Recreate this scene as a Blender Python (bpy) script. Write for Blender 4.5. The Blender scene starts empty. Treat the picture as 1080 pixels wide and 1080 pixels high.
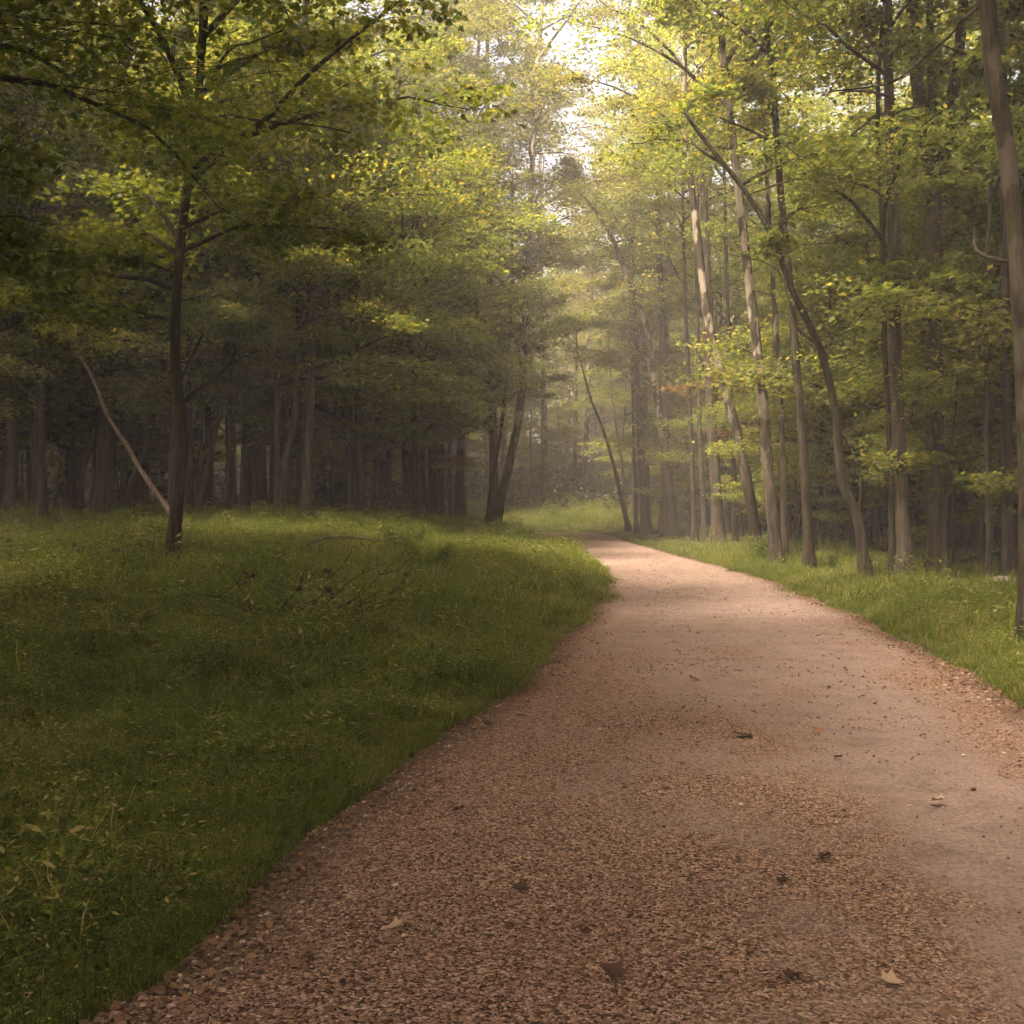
import bpy, math, random
import numpy as np
from mathutils import Vector

S = bpy.context.scene
C = S.collection
R_ = math.radians
F = 1158.0            # focal length in photo pixels (photo 1080 wide)
CAMZ = 1.6

# ------------------------------------------------------------------ camera
cam = bpy.data.objects.new('camera', bpy.data.cameras.new('camera'))
C.objects.link(cam)
cam.location = (0, 0, CAMZ)
cam.rotation_euler = (R_(90), 0, 0)
cam.data.sensor_width = 36
cam.data.lens = F / 1080 * 36
cam.data.clip_start = 0.05
cam.data.clip_end = 2000
S.camera = cam

# ------------------------------------------------------------------ world, sun, exposure
SUN_EL, SUN_AZ = R_(60), R_(-128)          # azimuth from +Y, clockwise positive
W = bpy.data.worlds.new('World'); S.world = W; W.use_nodes = True
wn, wl = W.node_tree.nodes, W.node_tree.links
bg = wn['Background']
sky = wn.new('ShaderNodeTexSky'); sky.sky_type = 'NISHITA'; sky.sun_disc = False
sky.sun_elevation = SUN_EL; sky.sun_rotation = SUN_AZ
sky.air_density = 1.0; sky.dust_density = 6.0; sky.ozone_density = 0.5
wm = wn.new('ShaderNodeMix'); wm.data_type = 'RGBA'; wm.blend_type = 'MULTIPLY'; wm.inputs[0].default_value = 1
wm.inputs[7].default_value = (1.0, 0.80, 0.64, 1)      # warm overcast veil
wl.new(sky.outputs[0], wm.inputs[6]); wl.new(wm.outputs[2], bg.inputs['Color'])
bg.inputs['Strength'].default_value = 0.125
sun = bpy.data.objects.new('sun', bpy.data.lights.new('sun', 'SUN')); C.objects.link(sun)
sun.data.energy = 3.9; sun.data.angle = R_(12); sun.data.color = (1, 0.86, 0.68)
sd = Vector((math.sin(SUN_AZ) * math.cos(SUN_EL), math.cos(SUN_AZ) * math.cos(SUN_EL), math.sin(SUN_EL)))
sun.rotation_euler = sd.to_track_quat('Z', 'Y').to_euler()
S.view_settings.view_transform = 'Standard'; S.view_settings.look = 'None'
S.view_settings.exposure = 2.4; S.view_settings.gamma = 1
cy = S.cycles
cy.max_bounces = 3; cy.diffuse_bounces = 2; cy.glossy_bounces = 1; cy.transmission_bounces = 2
cy.transparent_max_bounces = 4; cy.volume_bounces = 0; cy.use_denoising = True
cy.sample_clamp_indirect = 4; cy.caustics_reflective = False; cy.caustics_refractive = False
HAZE_DENSITY = 0.0029
cy.adaptive_threshold = 0.05; cy.adaptive_min_samples = 16

# ------------------------------------------------------------------ helpers
def smooth(a, b, x):
    t = np.clip((np.asarray(x, float) - a) / (b - a), 0, 1)
    return t * t * (3 - 2 * t)

_pr = np.random.RandomState(5)
_tab = _pr.rand(256, 256)
def vnoise(x, y):
    x = np.asarray(x, float); y = np.asarray(y, float)
    xi = np.floor(x).astype(int); yi = np.floor(y).astype(int)
    fx = x - xi; fy = y - yi
    fx = fx * fx * (3 - 2 * fx); fy = fy * fy * (3 - 2 * fy)
    g = lambda a, b: _tab[a % 256, b % 256]
    return (g(xi, yi) * (1 - fx) + g(xi + 1, yi) * fx) * (1 - fy) + (g(xi, yi + 1) * (1 - fx) + g(xi + 1, yi + 1) * fx) * fy

def mesh_from(name, verts, faces, mat=None, smooth_shade=True):
    """verts Nx3 array; faces: list of arrays each (M,k)"""
    me = bpy.data.meshes.new(name)
    verts = np.asarray(verts, np.float32)
    me.vertices.add(len(verts)); me.vertices.foreach_set('co', verts.ravel())
    loops = np.concatenate([np.asarray(f, np.int32).ravel() for f in faces]) if faces else np.zeros(0, np.int32)
    tot = np.concatenate([np.full(len(f), np.asarray(f).shape[1], np.int32) for f in faces]) if faces else np.zeros(0, np.int32)
    if len(tot):
        start = np.concatenate([[0], np.cumsum(tot)[:-1]]).astype(np.int32)
        me.loops.add(len(loops)); me.loops.foreach_set('vertex_index', loops)
        me.polygons.add(len(tot)); me.polygons.foreach_set('loop_start', start)
        me.polygons.foreach_set('use_smooth', np.full(len(tot), smooth_shade, bool))
    me.update(calc_edges=True)
    if mat: me.materials.append(mat)
    return me

def link(name, me, parent=None, loc=(0, 0, 0)):
    o = bpy.data.objects.new(name, me); C.objects.link(o); o.location = loc
    if parent: o.parent = parent
    return o

def tag(o, label=None, cat=None, group=None, kind=None):
    if label: o['label'] = label
    if cat: o['category'] = cat
    if group: o['group'] = group
    if kind: o['kind'] = kind
    return o

def empty(name, loc):
    o = bpy.data.objects.new(name, None); C.objects.link(o); o.location = loc; o.empty_display_size = 0.3
    return o

def spline(pts, n):
    """Catmull-Rom resample, pts (k,dim)"""
    p = np.asarray(pts, float)
    if len(p) == 2:
        t = np.linspace(0, 1, n)[:, None]; return p[0] * (1 - t) + p[1] * t
    q = np.vstack([2 * p[0] - p[1], p, 2 * p[-1] - p[-2]])
    L = np.concatenate([[0], np.cumsum(np.linalg.norm(np.diff(p, axis=0), axis=1))])
    s = np.linspace(0, L[-1], n); i = np.clip(np.searchsorted(L, s, side='right') - 1, 0, len(p) - 2)
    t = ((s - L[i]) / np.maximum(L[i + 1] - L[i], 1e-9))[:, None]
    a, b, c, d = q[i], q[i + 1], q[i + 2], q[i + 3]
    return 0.5 * ((2 * b) + (c - a) * t + (2 * a - 5 * b + 4 * c - d) * t ** 2 + (3 * b - a - 3 * c + d) * t ** 3)

class Wood:
    """collects tapered tubes into one mesh"""
    def __init__(s): s.v = []; s.f = []; s.n = 0
    def tube(s, pts, rad, segs=8, rough=0.0, rng=None, flute=0.0):
        pts = np.asarray(pts, float); rad = np.asarray(rad, float); n = len(pts)
        tan = np.gradient(pts, axis=0); tan /= np.linalg.norm(tan, axis=1)[:, None] + 1e-9
        ref = np.array([0.0, 1, 0]) if abs(tan[:, 1]).mean() < 0.75 else np.array([1.0, 0, 0])
        u = np.cross(ref, tan); u /= np.linalg.norm(u, axis=1)[:, None] + 1e-9
        w = np.cross(tan, u)
        a = np.linspace(0, 2 * np.pi, segs, endpoint=False)
        rr = np.repeat(rad[:, None], segs, 1)
        if rng is not None and rough > 0:
            fl = 1 + flute * np.sin(a * 3 + rng.rand() * 6) + flute * 0.7 * np.sin(a * 5 + rng.rand() * 6)
            rr = rr * fl[None] * (1 + rough * (rng.rand(n, segs) - 0.5))
        V = pts[:, None] + rr[..., None] * (np.cos(a)[None, :, None] * u[:, None] + np.sin(a)[None, :, None] * w[:, None])
        V = np.vstack([V.reshape(-1, 3), pts[-1:]])
        i = np.arange(n - 1)[:, None] * segs; j = np.arange(segs)[None]; k = (j + 1) % segs
        q = np.stack([i + j, i + k, i + segs + k, i + segs + j], -1).reshape(-1, 4)
        e = (n - 1) * segs
        t = np.stack([e + np.arange(segs), e + (np.arange(segs) + 1) % segs, np.full(segs, n * segs)], -1)
        s.v.append(V); s.f.append((q + s.n, t + s.n)); s.n += len(V)
    def mesh(s, name, mat):
        return mesh_from(name, np.vstack(s.v), [np.vstack([f[0] for f in s.f]), np.vstack([f[1] for f in s.f])], mat)

MAPLE = np.array([(0, 0), (.30, -.08), (.26, .16), (.56, .30), (.34, .46), (.22, .62), (0, 1.0), (-.22, .62), (-.34, .46), (-.56, .30), (-.26, .16), (-.30, -.08)], float)
QUAD = np.array([(0, 0), (.34, .42), (0, 1.0), (-.34, .42)], float)
OVAL = np.array([(0, 0), (.26, .25), (.28, .6), (0, 1.0), (-.28, .6), (-.26, .25)], float)
def leaf_mesh(name, pos, size, rng, mat, shape=QUAD, tilt=0.45, fold=0.16, droop=None):
    n = len(pos)
    az = rng.rand(n) * 2 * np.pi
    nrm = np.stack([rng.randn(n) * tilt, rng.randn(n) * tilt, np.ones(n)], -1)
    nrm /= np.linalg.norm(nrm, axis=1)[:, None]
    d = np.stack([np.cos(az), np.sin(az), np.zeros(n) - 0.25], -1)
    d -= (d * nrm).sum(1)[:, None] * nrm; d /= np.linalg.norm(d, axis=1)[:, None]
    s = np.cross(nrm, d)
    k = len(shape)
    sz = (np.asarray(size) * np.ones(n))[:, None, None]
    sh = shape[None]
    V = pos[:, None] + sz * (sh[..., 1:2] * d[:, None] + sh[..., 0:1] * s[:, None] + (np.abs(sh[..., 0:1]) * fold * 2 - 0.12 * sh[..., 1:2] ** 2) * nrm[:, None])
    idx = np.arange(n * k).reshape(n, k)
    return mesh_from(name, V.reshape(-1, 3), [idx], mat, smooth_shade=False)

# ------------------------------------------------------------------ materials
def newmat(name):
    m = bpy.data.materials.new(name); m.use_nodes = True
    nt = m.node_tree; return m, nt.nodes, nt.links, nt.nodes['Principled BSDF'], nt.nodes['Material Output']

def ramp(nodes, stops):
    r = nodes.new('ShaderNodeValToRGB'); e = r.color_ramp.elements
    e[0].position, e[0].color = stops[0][0], (*stops[0][1], 1)
    e[1].position, e[1].color = stops[-1][0], (*stops[-1][1], 1)
    for p, c in stops[1:-1]:
        x = e.new(p); x.color = (*c, 1)
    return r

def leaf_mat(name, stops, trans=0.5, tboost=2.6, rough=0.5, spec=0.22, patch=0.25, warm=0.98):
    m, n, l, p, out = newmat(name)
    geo = n.new('ShaderNodeNewGeometry'); oi = n.new('ShaderNodeObjectInfo')
    noi = n.new('ShaderNodeTexNoise'); noi.inputs['Scale'].default_value = 0.55; noi.inputs['Detail'].default_value = 2
    l.new(geo.outputs['Position'], noi.inputs['Vector'])
    a = n.new('ShaderNodeMath'); a.operation = 'MULTIPLY_ADD'; a.inputs[1].default_value = patch * 2; a.inputs[2].default_value = -patch - 0.06
    l.new(noi.outputs['Fac'], a.inputs[0])
    b = n.new('ShaderNodeMath'); b.operation = 'ADD'; l.new(geo.outputs['Random Per Island'], b.inputs[0]); l.new(a.outputs[0], b.inputs[1])
    c = n.new('ShaderNodeMath'); c.operation = 'MULTIPLY_ADD'; c.inputs[1].default_value = 0.22; l.new(oi.outputs['Random'], c.inputs[0]); l.new(b.outputs[0], c.inputs[2])
    r = ramp(n, stops); l.new(c.outputs[0], r.inputs[0])
    l.new(r.outputs[0], p.inputs['Base Color']); p.inputs['Roughness'].default_value = rough
    p.inputs['Specular IOR Level'].default_value = spec
    tr = n.new('ShaderNodeBsdfTranslucent')
    mul = n.new('ShaderNodeMix'); mul.data_type = 'RGBA'; mul.blend_type = 'MULTIPLY'; mul.inputs[0].default_value = 1
    mul.inputs[7].default_value = (tboost * warm, tboost, tboost * 0.62, 1); mul.clamp_result = False
    l.new(r.outputs[0], mul.inputs[6]); l.new(mul.outputs[2], tr.inputs['Color'])
    mx = n.new('ShaderNodeMixShader'); mx.inputs[0].default_value = trans
    l.new(p.outputs[0], mx.inputs[1]); l.new(tr.outputs[0], mx.inputs[2]); l.new(mx.outputs[0], out.inputs['Surface'])
    return m

def bark_mat(name, dark, mid, light, scale=7.0, patch=None, moss=0.0, bump=0.9):
    m, n, l, p, out = newmat(name)
    tc = n.new('ShaderNodeTexCoord'); mp = n.new('ShaderNodeMapping'); mp.inputs['Scale'].default_value = (1, 1, 0.16)
    l.new(tc.outputs['Object'], mp.inputs['Vector'])
    no = n.new('ShaderNodeTexNoise'); no.inputs['Scale'].default_value = scale * 2.2; no.inputs['Detail'].default_value = 6; no.inputs['Roughness'].default_value = 0.65
    l.new(mp.outputs[0], no.inputs['Vector'])
    r = ramp(n, [(0.36, dark), (0.5, mid), (0.64, light)]); l.new(no.outputs['Fac'], r.inputs[0])
    col = r.outputs[0]
    if patch:
        n2 = n.new('ShaderNodeTexNoise'); n2.inputs['Scale'].default_value = 3.2; n2.inputs['Detail'].default_value = 3
        mp2 = n.new('ShaderNodeMapping'); mp2.inputs['Scale'].default_value = (1, 1, 0.45); l.new(tc.outputs['Object'], mp2.inputs['Vector']); l.new(mp2.outputs[0], n2.inputs['Vector'])
        rr = ramp(n, [(0.52, (0, 0, 0)), (0.56, (0.85, 0.85, 0.85))]); l.new(n2.outputs['Fac'], rr.inputs[0])
        # bark peels off higher up the stem
        sx = n.new('ShaderNodeSeparateXYZ'); l.new(tc.outputs['Object'], sx.inputs[0])
        mr = n.new('ShaderNodeMapRange'); mr.inputs[1].default_value = 1.5; mr.inputs[2].default_value = 7; l.new(sx.outputs['Z'], mr.inputs[0])
        mm = n.new('ShaderNodeMath'); mm.operation = 'MULTIPLY'; l.new(rr.outputs[0], mm.inputs[0]); l.new(mr.outputs[0], mm.inputs[1])
        mx = n.new('ShaderNodeMix'); mx.data_type = 'RGBA'; l.new(mm.outputs[0], mx.inputs[0]); l.new(col, mx.inputs[6]); mx.inputs[7].default_value = (*patch, 1)
        col = mx.outputs[2]
    if moss:
        n3 = n.new('ShaderNodeTexNoise'); n3.inputs['Scale'].default_value = 1.7; n3.inputs['Detail'].default_value = 4
        l.new(tc.outputs['Object'], n3.inputs['Vector'])
        rr = ramp(n, [(0.5, (0, 0, 0)), (0.7, (moss,) * 3)]); l.new(n3.outputs['Fac'], rr.inputs[0])
        mx = n.new('ShaderNodeMix'); mx.data_type = 'RGBA'; l.new(rr.outputs[0], mx.inputs[0]); l.new(col, mx.inputs[6]); mx.inputs[7].default_value = (0.07, 0.075, 0.03, 1)
        col = mx.outputs[2]
    l.new(col, p.inputs['Base Color']); p.inputs['Roughness'].default_value = 0.9; p.inputs['Specular IOR Level'].default_value = 0.2
    bp = n.new('ShaderNodeBump'); bp.inputs['Strength'].default_value = bump; bp.inputs['Distance'].default_value = 0.07
    l.new(no.outputs['Fac'], bp.inputs['Height']); l.new(bp.outputs[0], p.inputs['Normal'])
    return m

M = {}
M['leaf_yellow'] = leaf_mat('leaf_yellow', [(0.0, (0.059, 0.081, 0.020)), (0.4, (0.101, 0.123, 0.029)), (0.9, (0.149, 0.160, 0.037)), (1.0, (0.275, 0.220, 0.044))])
M['leaf_green'] = leaf_mat('leaf_green', [(0.0, (0.046, 0.066, 0.014)), (0.5, (0.085, 0.104, 0.020)), (0.9, (0.125, 0.130, 0.024)), (1.0, (0.20, 0.16, 0.025))])
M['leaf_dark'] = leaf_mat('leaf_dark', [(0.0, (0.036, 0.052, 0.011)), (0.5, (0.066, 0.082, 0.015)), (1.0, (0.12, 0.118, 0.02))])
M['leaf_olive'] = leaf_mat('leaf_olive', [(0.0, (0.052, 0.064, 0.018)), (0.5, (0.094, 0.102, 0.026)), (1.0, (0.16, 0.13, 0.035))])
M['leaf_shade'] = leaf_mat('leaf_shade', [(0.0, (0.012, 0.018, 0.005)), (0.5, (0.022, 0.028, 0.007)), (1.0, (0.045, 0.045, 0.010))], trans=0.3, tboost=1.2)  # undergrowth leaves, with the wood's deep shade put into their colour
M['leaf_rust'] = leaf_mat('leaf_rust', [(0.0, (0.10, 0.07, 0.025)), (0.5, (0.16, 0.095, 0.04)), (1.0, (0.22, 0.12, 0.05))])
M['bark'] = bark_mat('bark', (0.011, 0.008, 0.005), (0.031, 0.023, 0.016), (0.066, 0.050, 0.036), moss=0.5)
M['bark_grey'] = bark_mat('bark_grey', (0.018, 0.015, 0.011), (0.048, 0.038, 0.029), (0.096, 0.078, 0.060), scale=5, moss=0.35)
M['bark_dark'] = bark_mat('bark_dark', (0.009, 0.007, 0.005), (0.026, 0.021, 0.014), (0.053, 0.042, 0.030), moss=0.5)
M['bark_peel'] = bark_mat('bark_peel', (0.016, 0.012, 0.008), (0.046, 0.034, 0.024), (0.091, 0.070, 0.052), patch=(0.34, 0.295, 0.24), moss=0.25)
M['bark_patchy'] = bark_mat('bark_patchy', (0.008, 0.007, 0.005), (0.026, 0.019, 0.012), (0.054, 0.041, 0.028), scale=9, patch=(0.120, 0.099, 0.078), moss=0.5, bump=1.0)
M['bark_dead'] = bark_mat('bark_dead', (0.045, 0.034, 0.025), (0.105, 0.080, 0.060), (0.188, 0.146, 0.112), scale=6)

def ground_material():
    m, n, l, p, out = newmat('forest_soil')
    tc = n.new('ShaderNodeTexCoord')
    no = n.new('ShaderNodeTexNoise'); no.inputs['Scale'].default_value = 9; no.inputs['Detail'].default_value = 8; no.inputs['Roughness'].default_value = 0.7
    l.new(tc.outputs['Object'], no.inputs['Vector'])
    r = ramp(n, [(0.3, (0.010, 0.008, 0.005)), (0.5, (0.028, 0.020, 0.012)), (0.7, (0.065, 0.044, 0.026))]); l.new(no.outputs['Fac'], r.inputs[0])
    at = n.new('ShaderNodeAttribute'); at.attribute_name = 'grassy'
    mx = n.new('ShaderNodeMix'); mx.data_type = 'RGBA'; l.new(at.outputs['Fac'], mx.inputs[0]); l.new(r.outputs[0], mx.inputs[6])
    r2 = ramp(n, [(0.3, (0.014, 0.018, 0.005)), (0.7, (0.05, 0.06, 0.014))]); l.new(no.outputs['Fac'], r2.inputs[0]); l.new(r2.outputs[0], mx.inputs[7])
    l.new(mx.outputs[2], p.inputs['Base Color']); p.inputs['Roughness'].default_value = 1; p.inputs['Specular IOR Level'].default_value = 0.1
    bp = n.new('ShaderNodeBump'); bp.inputs['Strength'].default_value = 0.8; bp.inputs['Distance'].default_value = 0.06
    l.new(no.outputs['Fac'], bp.inputs['Height']); l.new(bp.outputs[0], p.inputs['Normal'])
    return m

def path_material():
    m, n, l, p, out = newmat('path_gravel')
    tc = n.new('ShaderNodeTexCoord'); V = tc.outputs['Object']
    def noise(s, d=5, r=0.6):
        x = n.new('ShaderNodeTexNoise'); x.inputs['Scale'].default_value = s; x.inputs['Detail'].default_value = d; x.inputs['Roughness'].default_value = r
        l.new(V, x.inputs['Vector']); return x.outputs['Fac']
    big, mid, fine, grit = noise(0.7, 4), noise(5, 6, .7), noise(38, 6, .75), noise(160, 4, .8)
    at = n.new('ShaderNodeAttribute'); at.attribute_name = 'packed'      # 1 = worn smooth wheel track
    ed = n.new('ShaderNodeAttribute'); ed.attribute_name = 'edge'        # 1 = verge of the path
    vo = n.new('ShaderNodeTexVoronoi'); vo.inputs['Scale'].default_value = 88; vo.inputs['Randomness'].default_value = 1.0; 
    wv = n.new('ShaderNodeTexNoise'); wv.inputs['Scale'].default_value = 14; wv.inputs['Detail'].default_value = 3; l.new(V, wv.inputs['Vector'])
    wa = n.new('ShaderNodeVectorMath'); wa.operation = 'MULTIPLY_ADD'; wa.inputs[1].default_value = (0.022, 0.022, 0.022); l.new(wv.outputs['Color'], wa.inputs[0]); l.new(V, wa.inputs[2])
    l.new(wa.outputs[0], vo.inputs['Vector'])
    vo2 = n.new('ShaderNodeTexVoronoi'); vo2.inputs['Scale'].default_value = 190; l.new(V, vo2.inputs['Vector'])
    # stone colours per cell
    sep = n.new('ShaderNodeSeparateColor'); l.new(vo.outputs['Color'], sep.inputs[0])
    rs = ramp(n, [(0.0, (0.022, 0.012, 0.008)), (0.2, (0.085, 0.047, 0.029)), (0.5, (0.20, 0.117, 0.077)), (0.85, (0.30, 0.192, 0.135)), (1, (0.42, 0.31, 0.24))])
    l.new(sep.outputs[0], rs.inputs[0])
    # fine sandy surface
    rf = ramp(n, [(0.28, (0.102, 0.066, 0.051)), (0.45, (0.189, 0.133, 0.110)), (0.60, (0.267, 0.198, 0.168)), (0.78, (0.345, 0.270, 0.235))]); l.new(fine, rf.inputs[0])
    rm = ramp(n, [(0.32, (0.66, 0.63, 0.60)), (0.5, (1, 1, 1)), (0.7, (1.12, 1.12, 1.12))]); l.new(noise(2.6, 7, .72), rm.inputs[0])
    rfm = n.new('ShaderNodeMix'); rfm.data_type = 'RGBA'; rfm.blend_type = 'MULTIPLY'; rfm.inputs[0].default_value = 0.9
    l.new(rf.outputs[0], rfm.inputs[6]); l.new(rm.outputs[0], rfm.inputs[7])
    # how much coarse gravel shows
    a = n.new('ShaderNodeMath'); a.operation = 'MULTIPLY_ADD'; a.inputs[1].default_value = 4.0; a.inputs[2].default_value = -1.75; l.new(big, a.inputs[0])
    b = n.new('ShaderNodeMath'); b.operation = 'MULTIPLY_ADD'; b.inputs[1].default_value = 0.9; l.new(mid, b.inputs[0]); l.new(a.outputs[0], b.inputs[2])
    c = n.new('ShaderNodeMath'); c.operation = 'MULTIPLY_ADD'; c.inputs[1].default_value = -1.5; l.new(at.outputs['Fac'], c.inputs[0]); l.new(b.outputs[0], c.inputs[2])
    d = n.new('ShaderNodeMath'); d.operation = 'MULTIPLY_ADD'; d.inputs[1].default_value = 0.5; d.use_clamp = True; l.new(ed.outputs['Fac'], d.inputs[0]); l.new(c.outputs[0], d.inputs[2])
    mx = n.new('ShaderNodeMix'); mx.data_type = 'RGBA'; l.new(d.outputs[0], mx.inputs[0]); l.new(rfm.outputs[2], mx.inputs[6]); l.new(rs.outputs[0], mx.inputs[7])
    # dark damp soil and crumbs on the verge
    e = n.new('ShaderNodeMath'); e.operation = 'MULTIPLY_ADD'; e.inputs[1].default_value = 1.3; e.inputs[2].default_value = -1.15; l.new(ed.outputs['Fac'], e.inputs[0])
    e2 = n.new('ShaderNodeMath'); e2.operation = 'MULTIPLY_ADD'; e2.inputs[1].default_value = 1.5; e2.use_clamp = True; l.new(mid, e2.inputs[0]); l.new(e.outputs[0], e2.inputs[2])
    mx2 = n.new('ShaderNodeMix'); mx2.data_type = 'RGBA'; l.new(e2.outputs[0], mx2.inputs[0]); l.new(mx.outputs[2], mx2.inputs[6]); mx2.inputs[7].default_value = (0.07, 0.045, 0.028, 1)
    # grit speckle
    rg = ramp(n, [(0.33, (0.42, 0.42, 0.42)), (0.5, (1, 1, 1)), (0.72, (1.35, 1.35, 1.35))]); l.new(grit, rg.inputs[0])
    mx3 = n.new('ShaderNodeMix'); mx3.data_type = 'RGBA'; mx3.blend_type = 'MULTIPLY'; mx3.inputs[0].default_value = 0.95
    l.new(mx2.outputs[2], mx3.inputs[6]); l.new(rg.outputs[0], mx3.inputs[7])
    l.new(mx3.outputs[2], p.inputs['Base Color']); p.inputs['Roughness'].default_value = 0.95; p.inputs['Specular IOR Level'].default_value = 0.15
    # relief
    h1 = n.new('ShaderNodeMath'); h1.operation = 'MULTIPLY'; l.new(vo.outputs['Distance'], h1.inputs[0]); l.new(d.outputs[0], h1.inputs[1])
    h2 = n.new('ShaderNodeMath'); h2.operation = 'MULTIPLY_ADD'; h2.inputs[1].default_value = -0.9; l.new(h1.outputs[0], h2.inputs[0]); l.new(fine, h2.inputs[2])
    h3 = n.new('ShaderNodeMath'); h3.operation = 'MULTIPLY_ADD'; h3.inputs[1].default_value = -0.35; l.new(vo2.outputs['Distance'], h3.inputs[0]); l.new(h2.outputs[0], h3.inputs[2])
    bp = n.new('ShaderNodeBump'); bp.inputs['Strength'].default_value = 1.0; bp.inputs['Distance'].default_value = 0.013
    l.new(h3.outputs[0], bp.inputs['Height']); l.new(bp.outputs[0], p.inputs['Normal'])
    return m

def stone_material(name, stops, scale=14):
    m, n, l, p, out = newmat(name)
    geo = n.new('ShaderNodeNewGeometry'); oi = n.new('ShaderNodeObjectInfo')
    r = ramp(n, stops); l.new(oi.outputs['Random'], r.inputs[0])
    no = n.new('ShaderNodeTexNoise'); no.inputs['Scale'].default_value = scale; no.inputs['Detail'].default_value = 5; l.new(geo.outputs['Position'], no.inputs['Vector'])
    rg = ramp(n, [(0.3, (0.55, 0.55, 0.55)), (0.7, (1.2, 1.2, 1.2))]); l.new(no.outputs['Fac'], rg.inputs[0])
    mx = n.new('ShaderNodeMix'); mx.data_type = 'RGBA'; mx.blend_type = 'MULTIPLY'; mx.inputs[0].default_value = 1; l.new(r.outputs[0], mx.inputs[6]); l.new(rg.outputs[0], mx.inputs[7])
    l.new(mx.outputs[2], p.inputs['Base Color']); p.inputs['Roughness'].default_value = 0.9; p.inputs['Specular IOR Level'].default_value = 0.2
    return m
M['soil'] = ground_material(); M['path'] = path_material()
M['stone'] = stone_material('stone', [(0, (0.036, 0.020, 0.013)), (0.35, (0.112, 0.064, 0.041)), (0.75, (0.216, 0.136, 0.092)), (1, (0.384, 0.288, 0.224))], 60)
M['rock'] = stone_material('rock', [(0, (0.25, 0.22, 0.19)), (1, (0.3, 0.27, 0.23))])
def litter_material(name, stops):
    return leaf_mat(name, stops, trans=0.15, tboost=1.0, rough=0.7, spec=0.25, patch=0.1)
M['litter'] = litter_material('litter', [(0, (0.035, 0.02, 0.011)), (0.5, (0.10, 0.056, 0.03)), (0.85, (0.2, 0.115, 0.06)), (1, (0.32, 0.23, 0.16))])
M['leaf_brown'] = litter_material('leaf_brown', [(0, (0.028, 0.014, 0.009)), (1, (0.06, 0.03, 0.017))])
M['leaf_orange'] = litter_material('leaf_orange', [(0, (0.16, 0.06, 0.025)), (1, (0.26, 0.12, 0.05))])
M['leaf_pale'] = litter_material('leaf_pale', [(0, (0.24, 0.165, 0.11)), (1, (0.32, 0.23, 0.16))])
M['grass'] = leaf_mat('grass', [(0.0, (0.026, 0.042, 0.009)), (0.4, (0.066, 0.092, 0.017)), (0.85, (0.108, 0.134, 0.024)), (0.95, (0.15, 0.145, 0.03)), (1.0, (0.28, 0.22, 0.09))], trans=0.42, tboost=2.2, warm=0.95, rough=0.65, spec=0.1)
M['weed'] = leaf_mat('weed', [(0.0, (0.035, 0.055, 0.012)), (0.6, (0.06, 0.085, 0.018)), (1.0, (0.10, 0.12, 0.03))])

# ------------------------------------------------------------------ path outline and ground height
def pz(y): return 0.35 * smooth(12, 60, y)
def flat_hit(px, py):
    d = 30.0
    for _ in range(40): d = 0.5 * d + 0.5 * (CAMZ - float(pz(d))) * F / (py - 540)
    return ((px - 540) * d / F, d)
Lpx = [(60, 1080), (150, 1035), (230, 975), (310, 905), (375, 850), (430, 810), (490, 760), (545, 720), (590, 680), (620, 650), (638, 627), (641, 611), (630, 596), (607, 581), (584, 568)]
Rpx = [(1560, 1080), (1300, 880), (1085, 745), (1000, 700), (930, 662), (860, 632), (800, 609), (740, 592), (690, 579), (662, 571), (647, 565)]
Lw = [(-1.45, -25), (-1.45, -6), (-1.43, 0)] + [flat_hit(*p) for p in Lpx] + [(0.2, 58), (-5, 60), (-14, 61), (-34, 62)]
Rw = [(3.0, -25), (3.0, -6), (3.0, 0)] + [flat_hit(*p) for p in Rpx] + [(4.6, 65.2), (1.5, 67.6), (-5, 68.2), (-14, 68), (-34, 69)]
NP = 260
Lc = spline(np.array(Lw), NP); Rc = spline(np.array(Rw), NP)
# a ragged verge
_t = np.arange(NP)
def arcl(P): return np.concatenate([[0], np.cumsum(np.linalg.norm(np.diff(P, axis=0), axis=1))])
Lc[:, 0] += (vnoise(arcl(Lc) * 1.3, 3.1) - 0.5) * 0.14 + (vnoise(arcl(Lc) * 5, 9.1) - 0.5) * 0.12
Rc[:, 0] += (vnoise(arcl(Rc) * 1.3, 13.1) - 0.5) * 0.14 + (vnoise(arcl(Rc) * 5, 19.1) - 0.5) * 0.12
POLY = np.vstack([Lc, Rc[::-1]])

def path_sdf(x, y):
    """signed distance to the path outline (>0 outside), and which edge is nearer (True = left)"""
    x = np.asarray(x, float).ravel(); y = np.asarray(y, float).ravel()
    best = np.full(len(x), 1e9); left = np.zeros(len(x), bool)
    def dist(P):
        b = np.full(len(x), 1e9)
        for i in range(0, len(P) - 2, 2):
            ax, ay = P[i]; bx, by = P[i + 2]; dx, dy = bx - ax, by - ay
            t = np.clip(((x - ax) * dx + (y - ay) * dy) / (dx * dx + dy * dy + 1e-12), 0, 1)
            b = np.minimum(b, (x - ax - t * dx) ** 2 + (y - ay - t * dy) ** 2)
        return np.sqrt(b)
    dl, dr = dist(Lc), dist(Rc)
    inside = np.zeros(len(x), bool)
    P = POLY; j = len(P) - 1
    for i in range(len(P)):
        xi, yi = P[i]; xj, yj = P[j]
        c = ((yi > y) != (yj > y)) & (x < (xj - xi) * (y - yi) / (yj - yi + 1e-12) + xi)
        inside ^= c; j = i
    d = np.minimum(dl, dr)
    return np.where(inside, -d, d), dl < dr

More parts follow.
